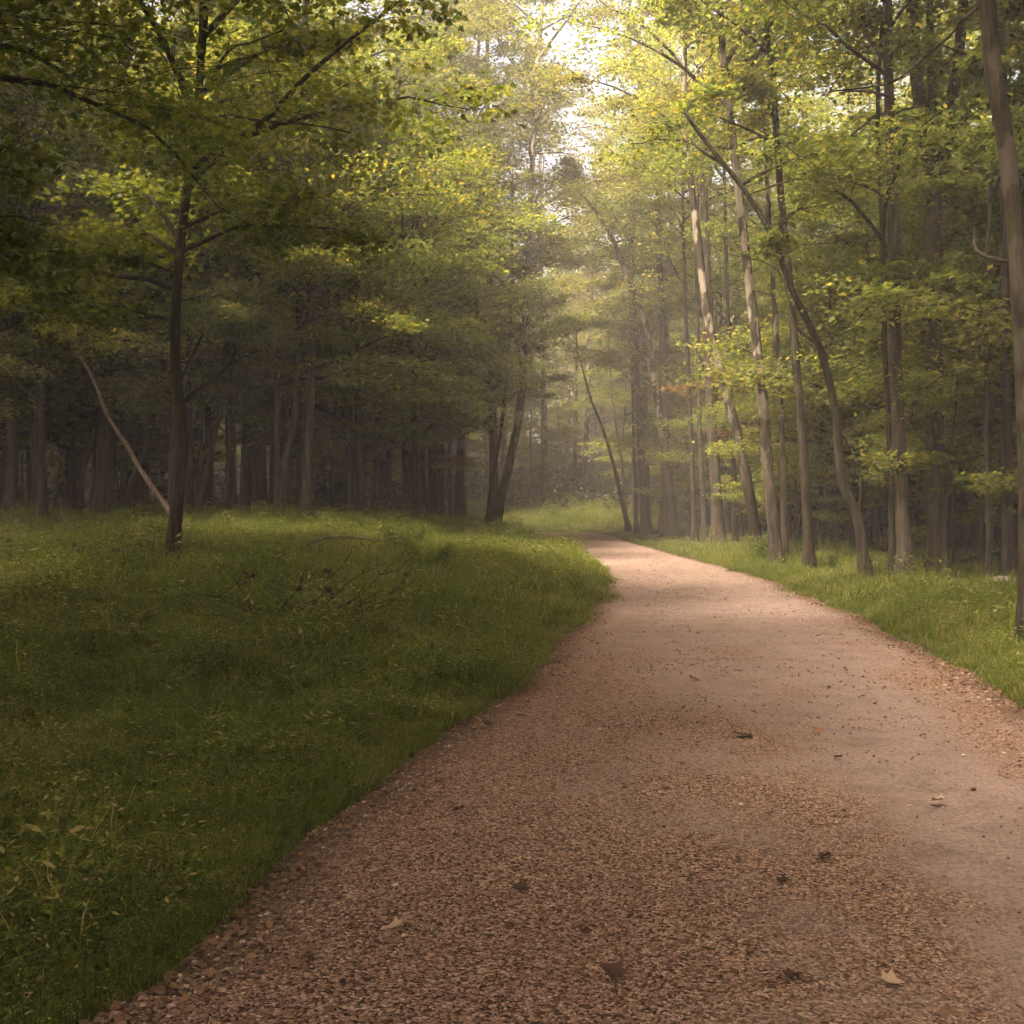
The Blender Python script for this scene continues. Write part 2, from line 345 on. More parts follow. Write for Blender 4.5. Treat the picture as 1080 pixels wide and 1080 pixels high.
def ground_z(x, y):
    shp = np.shape(x); x = np.asarray(x, float).ravel(); y = np.asarray(y, float).ravel()
    s, left = path_sdf(x, y)
    so = np.maximum(s, 0)
    A = np.interp(y, [0, 5, 20, 35, 60, 75], [0.3, 0.42, 0.72, 1.35, 1.35, 1.0])
    hl = A * (1 - np.exp(-(so / 5.0) ** 1.5))
    hl = hl * (1 - 0.65 * smooth(44, 52, y) * smooth(7, 2, so) * smooth(0.0, 1.3, x))
    hr = 0.22 * (1 - np.exp(-so / 2.5)) + 0.25 * smooth(10, 40, so)
    h = np.where(left, hl, hr)
    # blend beyond the bend, where the bank climbs behind the path
    far = smooth(60, 76, y)
    h = h * (1 - far * 0.6) + far * np.minimum(so, 14) * 0.16
    h = h + 7.0 * smooth(78, 135, y)
    bump = (vnoise(x * 0.5 + 40, y * 0.5) - 0.5) * 0.26 + (vnoise(x * 1.5, y * 1.5 + 11) - 0.5) * 0.17
    h = h + bump * smooth(0.1, 1.5, so)
    z = pz(y) + h - 0.07 * smooth(0.12, -0.12, s)
    return z.reshape(shp)
def gz(x, y): return float(ground_z(np.array([x]), np.array([y]))[0])

def ray_hit(px, py, dmin=2.5, dmax=80):
    d = np.linspace(dmin, dmax, 900)
    x = (px - 540) * d / F; z = CAMZ - (py - 540) * d / F
    g = ground_z(x, d)
    i = np.argmax(g >= z)
    return (float(x[i]), float(d[i]), float(g[i])) if (g >= z).any() else (float(x[-1]), float(d[-1]), float(g[-1]))
def P3(px, py, d): return np.array([(px - 540) * d / F, d, CAMZ - (py - 540) * d / F])

def axis(parts):
    return np.unique(np.concatenate([np.arange(a, b, s) for a, b, s in parts]))
gx = axis([(-600, -100, 60), (-100, -40, 6), (-40, -14, 1.2), (-14, 14, 0.28), (14, 40, 1.2), (40, 100, 6), (100, 601, 60)])
gy = axis([(-600, -60, 60), (-60, -12, 5), (-12, 40, 0.3), (40, 85, 0.6), (85, 150, 4), (150, 601, 50)])
GX, GY = np.meshgrid(gx, gy, indexing='ij')
GZ = ground_z(GX, GY)

EDGE = np.array([(-60, 26), (-40, 30), (-15, 33), (-7, 34.5), (-4.2, 41), (-2.4, 47), (-1.5, 52), (-3, 57)])   # where the left wood begins
def grass_weight(x, y):
    x = np.asarray(x, float); y = np.asarray(y, float)
    s, left = path_sdf(x, y)
    e = np.interp(x, EDGE[:6, 0], EDGE[:6, 1])
    wl_ = np.clip((e + 1.5 - y) / 3.0 + (vnoise(x * 0.6, y * 0.6) - 0.5) * 1.2, 0, 1)
    wl_ = np.where(x > -2.2, 1.0, wl_) * (y < 60)
    wr = np.clip((np.interp(y, [0, 13, 25, 40, 60], [5.5, 4.6, 2.8, 2.2, 2.0]) - s) / 1.6 + (vnoise(x * 0.7 + 7, y * 0.7) - 0.5) * 1.0, 0, 1)
    wr = np.maximum(wr, 0.25 * smooth(9, 5, s))
    wf = (y >= 60) * smooth(84, 76, y) * smooth(-26, -14, x) * smooth(12, 7, x)
    left2 = left & (y < 60)
    w = np.where(y >= 64, wf, np.where(left2, wl_, wr))
    return w * np.where(s > 0.0, 1.0, 0.30 * smooth(-0.42, 0.0, s) * (vnoise(x * 2.3, y * 2.3 + 4) > 0.42)), s, left

nx, ny = len(gx), len(gy)
idx = np.arange(nx * ny).reshape(nx, ny)
q = np.stack([idx[:-1, :-1], idx[1:, :-1], idx[1:, 1:], idx[:-1, 1:]], -1).reshape(-1, 4)
gm = mesh_from('ground', np.stack([GX, GY, GZ], -1).reshape(-1, 3), [q], M['soil'])
gw, _, _ = grass_weight(GX.ravel(), GY.ravel())
at = gm.attributes.new('grassy', 'FLOAT', 'POINT'); at.data.foreach_set('value', gw.astype(np.float32))
tag(link('ground', gm), kind='structure')

K = 26
tt = np.linspace(0, 1, K)
PX = Lc[:, None, :] * (1 - tt)[None, :, None] + Rc[:, None, :] * tt[None, :, None]
pxx, pyy = PX[..., 0], PX[..., 1]
crown_ = 0.035 * (1 - (2 * tt - 1) ** 2)[None]
PZ = pz(pyy) + crown_ + (vnoise(pxx * 1.1, pyy * 1.1 + 5) - 0.5) * 0.03 - 0.018 * np.exp(-((tt[None] - 0.70) / 0.07) ** 2) - 0.012 * np.exp(-((tt[None] - 0.34) / 0.07) ** 2)
packed = np.exp(-((tt[None] - 0.70 - 0.03 * np.sin(pyy * 0.3)) / 0.11) ** 2) + 0.6 * np.exp(-((tt[None] - 0.36) / 0.10) ** 2) * smooth(7, 14, pyy) + 0.75 * smooth(9, 22, pyy)
packed = np.clip(packed + (vnoise(pxx * 2, pyy * 1.2) - 0.5) * 0.5, 0, 1)
packed = np.clip(packed - 0.40 * smooth(7.5, 4.0, pyy) * (1 - 0.7 * np.exp(-((tt[None] - 0.72) / 0.14) ** 2)) - 0.35 * smooth(0.45, 0.1, tt[None]) * smooth(14, 8, pyy), -1, 1)
edge = np.clip(1.35 * np.exp(-((tt[None]) / 0.055)) + 1.35 * np.exp(-((1 - tt[None]) / 0.055)), 0, 1) * np.ones_like(pxx)
idx = np.arange(NP * K).reshape(NP, K)
q = np.stack([idx[:-1, :-1], idx[:-1, 1:], idx[1:, 1:], idx[1:, :-1]], -1).reshape(-1, 4)
pm = mesh_from('path', np.stack([pxx, pyy, PZ], -1).reshape(-1, 3), [q], M['path'])
for nm, arr in (('packed', packed), ('edge', edge)):
    a = pm.attributes.new(nm, 'FLOAT', 'POINT'); a.data.foreach_set('value', arr.ravel().astype(np.float32))
tag(link('path', pm), kind='structure')

# ------------------------------------------------------------------ haze
HB = (-95, 95, -30, 160, -2.0, 34.0)
hv = np.array([(x, y, z) for x in HB[:2] for y in HB[2:4] for z in HB[4:]])
hf = np.array([(0, 1, 3, 2), (4, 6, 7, 5), (0, 4, 5, 1), (2, 3, 7, 6), (0, 2, 6, 4), (1, 5, 7, 3)])
hm = bpy.data.materials.new('haze'); hm.use_nodes = True
hn = hm.node_tree.nodes; hn.remove(hn['Principled BSDF'])
pv = hn.new('ShaderNodeVolumePrincipled'); pv.inputs['Color'].default_value = (1.0, 0.94, 0.86, 1)
pv.inputs['Density'].default_value = HAZE_DENSITY; pv.inputs['Anisotropy'].default_value = 0.2
hm.node_tree.links.new(pv.outputs[0], hn['Material Output'].inputs['Volume'])
hz = link('haze', mesh_from('haze', hv, [hf], hm, False)); tag(hz, kind='stuff'); hz.display_type = 'WIRE'

# ------------------------------------------------------------------ trees
def crown_parts(wood, rng, ax, h0, h1, radius, nbr, ntw, nlf, leaf, up=0.75, sag=0.4, flat=0.12, prof=None, sector=None):
    """limbs into `wood`; returns leaf positions.  ax = trunk points (n,3) from base to tip"""
    zs = ax[:, 2]; out = []
    nbr = max(4, int(nbr * 0.55)); ntw = int(ntw * 1.35); nlf = int(nlf * 4.2); leaf *= 0.84
    for i in range(nbr):
        u = min(1, max(0, (i + rng.uniform(-0.4, 1.4)) / nbr))
        z = h0 + (h1 - h0) * u
        b = np.array([np.interp(z, zs, ax[:, k]) for k in range(3)])
        pr = prof(u) if prof else (0.55 + 0.6 * math.sin(math.pi * min(1, u * 0.8 + 0.15))) * (1 - 0.5 * u ** 4)
        L = radius * pr * rng.uniform(0.45, 1.35)
        azm = rng.rand() * 6.283
        if sector: azm = sector[0] + (rng.rand() - 0.5) * sector[1]
        d = np.array([math.cos(azm), math.sin(azm)]); bend = rng.uniform(-0.5, 0.5)
        upk = up * rng.uniform(0.3, 1.25) + 0.45 * u; sg = sag * rng.uniform(0.5, 1.5)
        t = np.linspace(0, 1, 8)
        hx = d[0] * t - d[1] * bend * t ** 2; hy = d[1] * t + d[0] * bend * t ** 2
        bp = b + L * np.stack([hx, hy, upk * t - sg * t ** 2], -1) + rng.randn(8, 3) * 0.03 * L * t[:, None]
        wood.tube(bp, np.linspace(0.012 + 0.011 * L, 0.004, 8), 5)
        for j in range(ntw):
            tw = rng.uniform(0.25, 1.0)
            o = np.array([np.interp(tw, t, bp[:, k]) for k in range(3)])
            side = rng.choice([-1, 1]) * rng.uniform(0.3, 1.35)
            l2 = L * 0.46 * (1.2 - 0.65 * tw) * rng.uniform(0.5, 1.3)
            e = o + l2 * np.array([math.cos(azm + side), math.sin(azm + side), rng.uniform(-0.22, 0.35)])
            if j % 2 == 0: wood.tube(np.stack([o, (o + e) / 2 + (0, 0, 0.05 * l2), e]), [0.009, 0.006, 0.003], 3)
            m = int(nlf * rng.uniform(0.3, 1.5))
            s = rng.rand(m) ** 0.7
            wid = (0.22 * l2 + leaf) * (1.1 - 0.6 * s)
            p = o + (e - o) * s[:, None] + rng.randn(m, 3) * np.array([1, 1, flat * 3.0]) * wid[:, None]
            p[:, 2] -= 0.22 * l2 * s ** 2
            out.append(p)
    return np.vstack(out)

def trunk_axis(rng, h, wob=0.25, lean=(0, 0), n=9):
    t = np.linspace(0, 1, n)
    p = np.stack([lean[0] * t + np.cumsum(rng.randn(n)) * wob * 0.25 * t, lean[1] * t + np.cumsum(rng.randn(n)) * wob * 0.25 * t, h * t], -1)
    return p

def taper(n, r0, r1, h, flare=0.85):
    t = np.linspace(0, 1, n)
    return (r0 + (r1 - r0) * t) * (1 + flare * np.exp(-t * h / 0.40))

def make_tree_mesh(rng, ax, r0, r1, mat, leafmat, cr, extra=(), segs=12, shape=QUAD, leaf=0.14, tilt=0.5, size_var=0.35):
    """returns trunk mesh, crown mesh"""
    w = Wood()
    n = max(14, int(len(ax) * 4)); a = spline(ax, n)
    h = a[-1, 2] - a[0, 2]
    a0 = a.copy(); a0[0, 2] -= 0.25
    w.tube(a0, taper(n, r0, r1, h), segs, 0.10, rng, 0.07)
    pts = []
    for c in cr:
        c = dict(c); pts.append(crown_parts(w, rng, a, leaf=leaf, **c))
    for e in extra: w.tube(spline(e[0], 12), np.linspace(e[1], e[2], 12), 6)
    tm = w.mesh('trunk', M[mat])
    cm = None
    if pts:
        p = np.vstack(pts)
        cm = leaf_mesh('crown', p, leaf * (0.84 if shape is QUAD else 1.0) * (1 + size_var * (rng.rand(len(p)) * 2 - 1)), rng, M[leafmat], shape, tilt)
    return tm, cm

def put_tree(name, label, cat, group, loc, tm, cm, rot=0, scale=1):
    r = empty(name, loc); r.rotation_euler[2] = rot; r.scale = (scale,) * 3
    tag(r, label, cat, group)
    link('trunk', tm, r)
    if cm: link('crown', cm, r)
    return r

REFS = []     # (px, depth, short name) of the trees a label may refer to

def pixel_tree(name, label, ref, pix, w0, w1, top, mat, leafmat, cr, seed, branches=(), group=None, leaf=0.15, shape=QUAD, cat='tree', depth=None, tilt=0.5, segs=14, lean_depth=0.0):
    """A tree whose stem follows photo pixels; pix[0] is its foot.  w0/w1 stem width in px at foot / at last pixel; top = full height in m."""
    rng = np.random.RandomState(seed)
    if depth is None: x, d, z = ray_hit(*pix[0])
    else:
        d = depth; x = (pix[0][0] - 540) * d / F; z = gz(x, d)
    base = np.array([x, d, z])
    pts = [np.zeros(3)]
    for k, (px, py) in enumerate(pix[1:]):
        q3 = P3(px, py, d + lean_depth * (k + 1) / len(pix)); pts.append(q3 - base)
    pts = np.array(pts)
    keep = [0] + [i for i in range(1, len(pts)) if pts[i, 2] > 0.3]
    pts = pts[keep]
    if top and top > pts[-1, 2] + 0.5:
        dr = pts[-1] - pts[-2]; dr = dr / (np.linalg.norm(dr) + 1e-9); dr = dr * 0.5 + np.array([0, 0, 0.6]); dr /= dr[2]
        hz_ = top - pts[-1, 2]
        e1 = pts[-1] + dr * hz_ * 0.5 + np.append(rng.randn(2) * 0.2, 0); e2 = e1 + np.array([dr[0] * 0.3, dr[1] * 0.3, 1]) * hz_ * 0.5
        rl = w1 * d / F / 2
        pts = np.vstack([pts, e1, e2])
        r1 = max(0.03, rl * 0.35)
    else: r1 = w1 * d / F / 2
    r0 = w0 * d / F / 2 * (1.0 if name == 'crooked_tree' else 0.80)
    cr = cr if ref == 'the lone leaning trunk' else [dict(c, h1=min(c['h1'], max(c['h0'] + 4, 15.5 if d < 33 else 18.5)), nlf=c['nlf'] + 3) for c in cr]
    tm, cm = make_tree_mesh(rng, pts, r0, r1, mat, leafmat, cr, (), segs, shape, leaf, tilt)
    r = put_tree(name, label, cat, group, base, tm, cm)
    for bpix, bw0, bw1, bd in branches:
        w = Wood()
        bp = np.array([P3(a, b, d + bd * k / max(1, len(bpix) - 1)) - base for k, (a, b) in enumerate(bpix)])
        w.tube(spline(bp, 14), np.linspace(bw0 * d / F / 2, bw1 * d / F / 2, 14), 7, 0.05, rng)
        link('branch', w.mesh('branch', M[mat]), r)
    REFS.append((pix[0][0], d, ref))
    return r

HI = lambda h0, h1, r=3.2, nbr=26, ntw=10, nlf=16, **k: dict(h0=h0, h1=h1, radius=r, nbr=nbr, ntw=ntw, nlf=nlf, **k)

# ---- right side of the path
pixel_tree('forest_tree', 'patchy dark trunk at the right edge, nearest to the camera, leaning left over the verge', 'the near verge trunk',
    [(1086, 690), (1084, 500), (1077, 330), (1066, 200), (1053, 100), (1041, 0)], 27, 18, 20, 'bark_patchy', 'leaf_yellow', [HI(9, 19, 3.6, 26, 12, 10)], 11,
    [([(1077, 278), (1045, 272), (1029, 262), (1028, 240)], 5, 2.5, 0.4), ([(1040, 3), (1015, 20), (1005, 35), (975, 60), (945, 85), (915, 92), (880, 96)], 4, 2, 1.5)], leaf=0.15)
pixel_tree('forest_tree', 'straight brown trunk directly behind the leaning near trunk at the right edge', 'the straight edge trunk',
    [(1063, 614), (1062, 500), (1060, 350), (1059, 200), (1056, 50)], 15, 12, 22, 'bark', 'leaf_yellow', [HI(11, 21, 2.6, 24, 12, 10)], 12, leaf=0.15)
pixel_tree('forest_tree', 'straight smooth trunk on the right verge with an arching side branch over the crooked tree', 'the smooth straight trunk',
    [(956, 616), (950, 500), (945, 380), (943, 250), (938, 100), (935, -40)], 19, 12, 21, 'bark_grey', 'leaf_yellow', [HI(9.6, 20, 2.8, 24, 12, 10)], 13,
    [([(942, 212), (915, 197), (880, 188), (840, 189), (790, 205)], 4, 1.5, -0.5), ([(944, 105), (925, 98), (900, 96), (885, 98)], 3.5, 1.5, -0.5), ([(947, 305), (925, 315), (898, 345)], 3, 1.2, -0.4)], leaf=0.15)
pixel_tree('forest_tree', 'thin dark trunk growing tight beside the smooth straight trunk', 'the thin twin trunk',
    [(941, 614), (940, 500), (934, 380), (931, 250), (926, 100)], 8, 6, 17, 'bark_dark', 'leaf_yellow', [HI(5, 16, 2.6, 22, 10, 16)], 14, leaf=0.15)
pixel_tree('crooked_tree', 'crooked slender tree bending left over the path from the right verge', 'the crooked tree',
    [(914, 612), (909, 570), (903, 540), (888, 505), (882, 440), (866, 370), (835, 305), (815, 250), (785, 200), (745, 150), (722, 118)], 10.5, 4, 0, 'bark_dark', 'leaf_green',
    [HI(6.6, 9.8, 2.6, 10, 9, 6, flat=0.08)], 15,
    [([(815, 250), (822, 236), (840, 222), (880, 214)], 3.2, 1.5, 0.5), ([(905, 541), (908, 515), (902, 490), (890, 460)], 3, 1.2, 0.3), ([(862, 362), (840, 345), (820, 285), (770, 268)], 2.5, 1, 0.5)], leaf=0.15)
pixel_tree('forest_tree', 'stout trunk at the right verge with peeling pale bark, leaning slightly left', 'the stout peeling trunk',
    [(820, 599), (814, 540), (809, 485), (803, 410), (794, 330), (783, 235), (770, 120), (760, 20)], 16, 9, 24, 'bark_peel', 'leaf_yellow', [HI(10.5, 23, 3.2, 24, 12, 10)], 16, leaf=0.15)
pixel_tree('forest_tree', 'dark straight trunk just right of the stout peeling trunk', 'the dark straight trunk',
    [(854, 603), (848, 484), (841, 400), (833, 300), (823, 200), (815, 80), (804, -10)], 12, 9, 24, 'bark', 'leaf_yellow', [HI(10.5, 23, 3.0, 24, 12, 10)], 17, leaf=0.15)
rV = pixel_tree('forked_tree', 'shaggy thick trunk forking into a V high above the right verge', 'the shaggy forked tree',
    [(990, 612), (988, 500), (986, 350), (985, 200), (976, 140), (967, 83), (962, 0)], 25, 16, 22, 'bark_grey', 'leaf_yellow', [HI(12, 21, 3.4, 22, 12, 18)], 18,
    [([(986, 205), (998, 150), (1008, 80), (1015, 20), (1020, -60)], 16, 9, 0.3), ([(986, 180), (984, 120), (982, 50), (978, -60)], 11, 7, 0.8)], leaf=0.15)
pixel_tree('sapling', 'slim forked sapling with bare stems in front of the shaggy forked tree', 'the slim forked sapling',
    [(987, 619), (990, 580), (994, 537), (990, 500), (987, 485), (970, 460), (958, 442)], 4.5, 1.5, 0, 'bark_dark', 'leaf_yellow', [HI(2.4, 4.0, 1.2, 10, 6, 8)], 19,
    [([(994, 537), (1000, 505), (1005, 460), (1010, 405), (1007, 385)], 3, 1.2, 0.1)], leaf=0.10)
pixel_tree('forest_tree', 'pale thin stem standing over the fallen log on the right', 'the pale stem by the log',
    [(1042, 618), (1043, 540), (1040, 480), (1041, 420), (1040, 300)], 6, 4, 12, 'bark_grey', 'leaf_yellow', [HI(3.5, 11.5, 2.0, 20, 9, 14)], 20, leaf=0.15)
# ---- the close row of trunks along the far right verge
row = [
 ('massive brown double trunk, thickest of the row at the far right verge', [(705, 566), (702, 470), (698, 330), (694, 200)], 12, 9, 24, 'bark', 21),
 ('tall trunk with a pale upper stem leaning left toward the sky gap', [(713, 566), (704, 500), (694, 428), (681, 343), (664, 300), (640, 240), (600, 190)], 11, 4, 17, 'bark_peel', 22),
 ('broad dark trunk in the middle of the row, standing left of the leaning pale trunk', [(758, 575), (755, 510), (750, 440), (745, 300), (742, 150)], 16, 10, 25, 'bark', 23),
 ('leaning pale trunk crossing above the row, dark and wide at its foot', [(800, 585), (792, 530), (774, 445), (758, 385), (746, 330), (733, 225), (722, 120)], 14, 8, 25, 'bark_peel', 24),
 ('narrow dark trunk left of the broad middle trunk of the row', [(733, 571), (731, 520), (728, 440), (722, 300)], 7, 5, 20, 'bark_dark', 25),
 ('narrow trunk tight against the left side of the broad middle trunk', [(744, 574), (741, 520), (738, 440), (735, 300)], 7, 5, 20, 'bark_dark', 26),
 ('short-looking dark trunk at the left end of the row, half hidden by leaves', [(681, 564), (678, 500), (672, 400), (668, 250)], 10, 7, 22, 'bark', 27),
 ('slim straight trunk left of the dark trunk ending the row', [(671, 562), (669, 500), (667, 400), (664, 300)], 5, 4, 18, 'bark', 28),
 ('thin dark trunk leaning left over the end of the path', [(664, 561), (655, 525), (647, 490), (635, 450), (624, 423), (612, 380)], 6.5, 3, 11, 'bark_dark', 29),
 ('pale thin birch-like stem above the bend of the path', [(661, 560), (657, 498), (650, 450), (645, 413), (640, 330)], 4, 3, 15, 'bark_dead', 30),
 ('second dark trunk right of the broad middle trunk, set deeper in the wood', [(776, 574), (775, 520), (772, 460), (768, 330)], 8, 6, 20, 'bark_dark', 31),
 ('tall hazy trunk behind the row, mottled with pale bark near the top', [(828, 592), (826, 500), (822, 400), (812, 250), (805, 100)], 8, 6, 24, 'bark_peel', 32),
]
ROWREF = ['the massive double trunk', 'the pale-topped trunk', 'the broad row trunk', 'the pale crossing trunk', 'the narrow row trunk', 'the second narrow trunk', 'the row-end trunk', 'the slim row trunk', 'the leaning path-end trunk', 'the pale birch-like stem', 'the deeper dark trunk', 'the mottled hazy trunk']
for ref_, (lab, pix, a, b, top, bm, sd_) in zip(ROWREF, row):
    pixel_tree('forest_tree', lab, ref_, pix, a, b, top, bm, 'leaf_yellow' if sd_ % 3 else 'leaf_olive', [HI(12.5, top - 0.5, 3.2, 20, 11, 10)], sd_, group='trees along the right verge', leaf=0.15)

# ---- left and middle
pixel_tree('forest_tree', 'leaning trunk with pale upper stem standing alone on the grass before the bend', 'the lone leaning trunk',
    [(521, 556), (530, 520), (538, 485), (549, 427), (554, 344), (557, 290), (561, 180), (567, 80), (572, 0)], 13, 8, 24, 'bark_peel', 'leaf_olive', [HI(7, 12, 2.8, 18, 9, 14), HI(11.5, 23.6, 4.6, 34, 13, 15)], 40,
    [([(556, 310), (570, 309), (577, 306)], 2.5, 1, 0.2), ([(556, 312), (545, 316), (532, 324)], 2.5, 1, 0.2), ([(560, 162), (590, 161), (612, 165)], 2.2, 1, 0.3), ([(560, 220), (570, 200), (574, 165)], 2.5, 1, 0.3)], leaf=0.15, depth=47.5)
pixel_tree('forest_tree', 'slender dark trunk leaning beside the lone leaning trunk', 'the slender leaning companion',
    [(514, 545), (520, 500), (527, 463), (534, 400), (540, 300)], 6.5, 4, 16, 'bark', 'leaf_olive', [HI(4.5, 15, 2.6, 22, 10, 16)], 41, leaf=0.15, depth=49)
pixel_tree('forest_tree', 'straight thin trunk on the grass edge under rusty drooping leaves', 'the thin edge trunk',
    [(427, 545), (426, 500), (425, 440), (423, 340)], 6, 5, 15, 'bark', 'leaf_olive', [HI(3.6, 14, 2.8, 26, 11, 16)], 42, leaf=0.15)
pixel_tree('forest_tree', 'small upright trunk at the wood edge right of the thin trunk', 'the small upright trunk',
    [(489, 542), (490, 500), (491, 440), (492, 350)], 7, 5, 16, 'bark', 'leaf_olive', [HI(4, 15, 2.6, 24, 11, 16)], 43, leaf=0.15)
pixel_tree('maple_tree', 'dark maple standing out on the left grass, with an upswept branch to its right', 'the dark grass maple',
    [(181, 600), (184, 560), (190, 500), (193, 470), (190, 430), (185, 370), (190, 260), (208, 120), (214, 0)], 16, 8, 15, 'bark_dark', 'leaf_dark',
    [HI(5.0, 11.5, 3.6, 34, 12, 12, flat=0.08), HI(4.2, 6.0, 3.0, 9, 12, 16, up=0.25, sag=0.3)], 44,
    [([(195, 424), (212, 408), (230, 396), (242, 383), (250, 368)], 5.5, 3, -0.5), ([(191, 400), (198, 385), (208, 365), (214, 352)], 3.5, 1.8, -0.2), ([(205, 130), (235, 122), (280, 128), (330, 132), (370, 140)], 3, 1.5, -1.0), ([(207, 112), (240, 55), (265, 45), (298, 32)], 3.5, 2, -1.0)], leaf=0.115, shape=MAPLE)
pixel_tree('forest_tree', 'thick grey trunk at the left wood edge, behind the bare leaning pole', 'the thick grey trunk',
    [(110, 547), (112, 450), (115, 340), (119, 220), (122, 80)], 23, 15, 24, 'bark_grey', 'leaf_green', [HI(6, 23, 4.2, 40, 13, 11)], 45, leaf=0.15)
pixel_tree('forest_tree', 'brown trunk leaning right, its foot touching the thick grey trunk', 'the brown leaning trunk',
    [(128, 547), (143, 500), (155, 465), (166, 410), (180, 330)], 11, 6, 14, 'bark', 'leaf_green', [HI(4.5, 13.5, 3.0, 26, 11, 16)], 46, leaf=0.15)
pixel_tree('forest_tree', 'wide shadowed trunk at the far left of the picture', 'the shadowed end trunk',
    [(12, 547), (14, 450), (16, 340), (18, 200)], 13, 10, 22, 'bark', 'leaf_dark', [HI(5, 21, 4.0, 36, 13, 11)], 47, leaf=0.15)
pixel_tree('forest_tree', 'dark trunk leaning right at the wood edge, left one of a close pair', 'the dark paired trunk',
    [(293, 553), (300, 500), (306, 470), (314, 400)], 11, 7, 18, 'bark_dark', 'leaf_green', [HI(5, 17, 3.6, 32, 12, 11)], 48, leaf=0.15)
pixel_tree('forest_tree', 'grey upright trunk at the wood edge, right one of a close pair', 'the grey paired trunk',
    [(323, 553), (324, 500), (326, 450), (328, 350)], 12, 9, 22, 'bark_grey', 'leaf_green', [HI(5.5, 21, 3.8, 36, 12, 11)], 49, leaf=0.15)
pixel_tree('forest_tree', 'slim trunk leaning right in shade, just right of the dark maple', 'the slim shaded trunk',
    [(206, 552), (214, 510), (223, 470), (236, 400)], 8, 6, 16, 'bark', 'leaf_green', [HI(4.5, 15, 3.2, 28, 11, 16)], 50, leaf=0.15)
pixel_tree('forest_tree', 'straight narrow trunk midway between the dark maple and the close pair', 'the straight narrow trunk',
    [(241, 552), (241, 500), (242, 440), (243, 350)], 7, 5, 18, 'bark_dark', 'leaf_green', [HI(5, 17, 3.4, 30, 12, 16)], 51, leaf=0.15)
pixel_tree('forest_tree', 'slim crooked trunk in shade left of the thick grey trunk', 'the slim crooked trunk',
    [(82, 546), (86, 510), (92, 480), (104, 440)], 6, 4, 13, 'bark', 'leaf_green', [HI(4.5, 12, 2.8, 24, 11, 16)], 52, leaf=0.15)

# ---- near trees whose boughs hang into the top corners (stems outside the frame)
def near_tree(name, label, xy, h, r0, cr, seed, leafmat, mat, leaf):
    rng = np.random.RandomState(seed)
    ax = trunk_axis(rng, h, 0.25)
    tm, cm = make_tree_mesh(rng, ax, r0, 0.05, mat, leafmat, cr, (), 14, MAPLE, leaf)
    return put_tree(name, label, 'tree', None, (xy[0], xy[1], gz(*xy)), tm, cm)
near_tree('maple_tree', 'near maple whose dark boughs droop into the top left corner', (-7.6, 10.0), 15, 0.2,
    [HI(4.2, 14, 3.9, 34, 13, 12, up=0.35), HI(3.6, 7.5, 3.9, 34, 16, 20, up=0.3, sag=0.3, flat=0.08, sector=(0.0, 2.1))], 61, 'leaf_dark', 'bark_dark', 0.085)
near_tree('maple_tree', 'near maple leaning boughs high over the right verge, its trunk out of the frame', (9.6, 11.0), 16, 0.2,
    [HI(7.4, 15, 4.2, 34, 13, 11)], 62, 'leaf_yellow', 'bark', 0.105)

# ---- the woods: kinds built once, then copied
KINDS = {}
def kind(name, h, r0, mat, leafmat, cr, seed, leaf=0.15, lean=(0, 0), wob=0.4, tilt=0.5, shape=QUAD):
    rng = np.random.RandomState(seed)
    ax = trunk_axis(rng, h, wob, lean)
    KINDS[name] = make_tree_mesh(rng, ax, r0, 0.04, mat, leafmat, cr, (), 10, shape, leaf, tilt)
kind('tallA', 24, 0.24, 'bark', 'leaf_dark', [HI(5.5, 23.5, 4.2, 54, 16, 6)], 101, 0.17)
kind('tallB', 22, 0.17, 'bark_grey', 'leaf_green', [HI(4.5, 21.5, 3.9, 52, 16, 6)], 102, 0.17, (1.0, 0.3))
kind('tallC', 25, 0.26, 'bark', 'leaf_yellow', [HI(5, 24.5, 4.2, 54, 16, 6)], 103, 0.17)
kind('tallD', 21, 0.17, 'bark_peel', 'leaf_yellow', [HI(4.5, 20.5, 3.7, 50, 16, 6)], 104, 0.17, (-0.8, 0))
kind('tallE', 23, 0.2, 'bark_peel', 'leaf_olive', [HI(6, 22.5, 3.8, 46, 15, 6)], 105, 0.17)
kind('lowA', 8.5, 0.07, 'bark_dark', 'leaf_yellow', [HI(1.8, 8.3, 2.5, 34, 13, 9, up=0.25, sag=0.25, flat=0.07)], 111, 0.155)
kind('lowB', 7.5, 0.06, 'bark_dark', 'leaf_olive', [HI(1.6, 7.3, 2.4, 34, 13, 9, up=0.25, sag=0.25, flat=0.07)], 112, 0.155, (0.8, 0))
kind('lowC', 9.5, 0.08, 'bark_dark', 'leaf_dark', [HI(2.4, 9.3, 2.7, 36, 13, 9, up=0.25, sag=0.25, flat=0.07)], 113, 0.155)
kind('lowD', 8.0, 0.07, 'bark', 'leaf_rust', [HI(2.2, 7.8, 2.2, 26, 12, 9, up=0.25, sag=0.25, flat=0.07)], 114, 0.155)
kind('midA', 13, 0.11, 'bark', 'leaf_yellow', [HI(2.9, 12.8, 3.6, 46, 15, 12, up=0.4, sag=0.3, flat=0.08)], 116, 0.155)
kind('midB', 14, 0.12, 'bark', 'leaf_green', [HI(3.4, 13.8, 3.8, 46, 15, 12, up=0.4, sag=0.3, flat=0.08)], 117, 0.155)
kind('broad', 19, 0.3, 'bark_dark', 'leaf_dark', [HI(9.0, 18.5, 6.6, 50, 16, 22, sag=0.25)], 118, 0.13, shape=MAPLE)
kind('dense', 22, 0.22, 'bark_dark', 'leaf_dark', [HI(4, 21.5, 4.4, 54, 16, 17)], 119, 0.2)
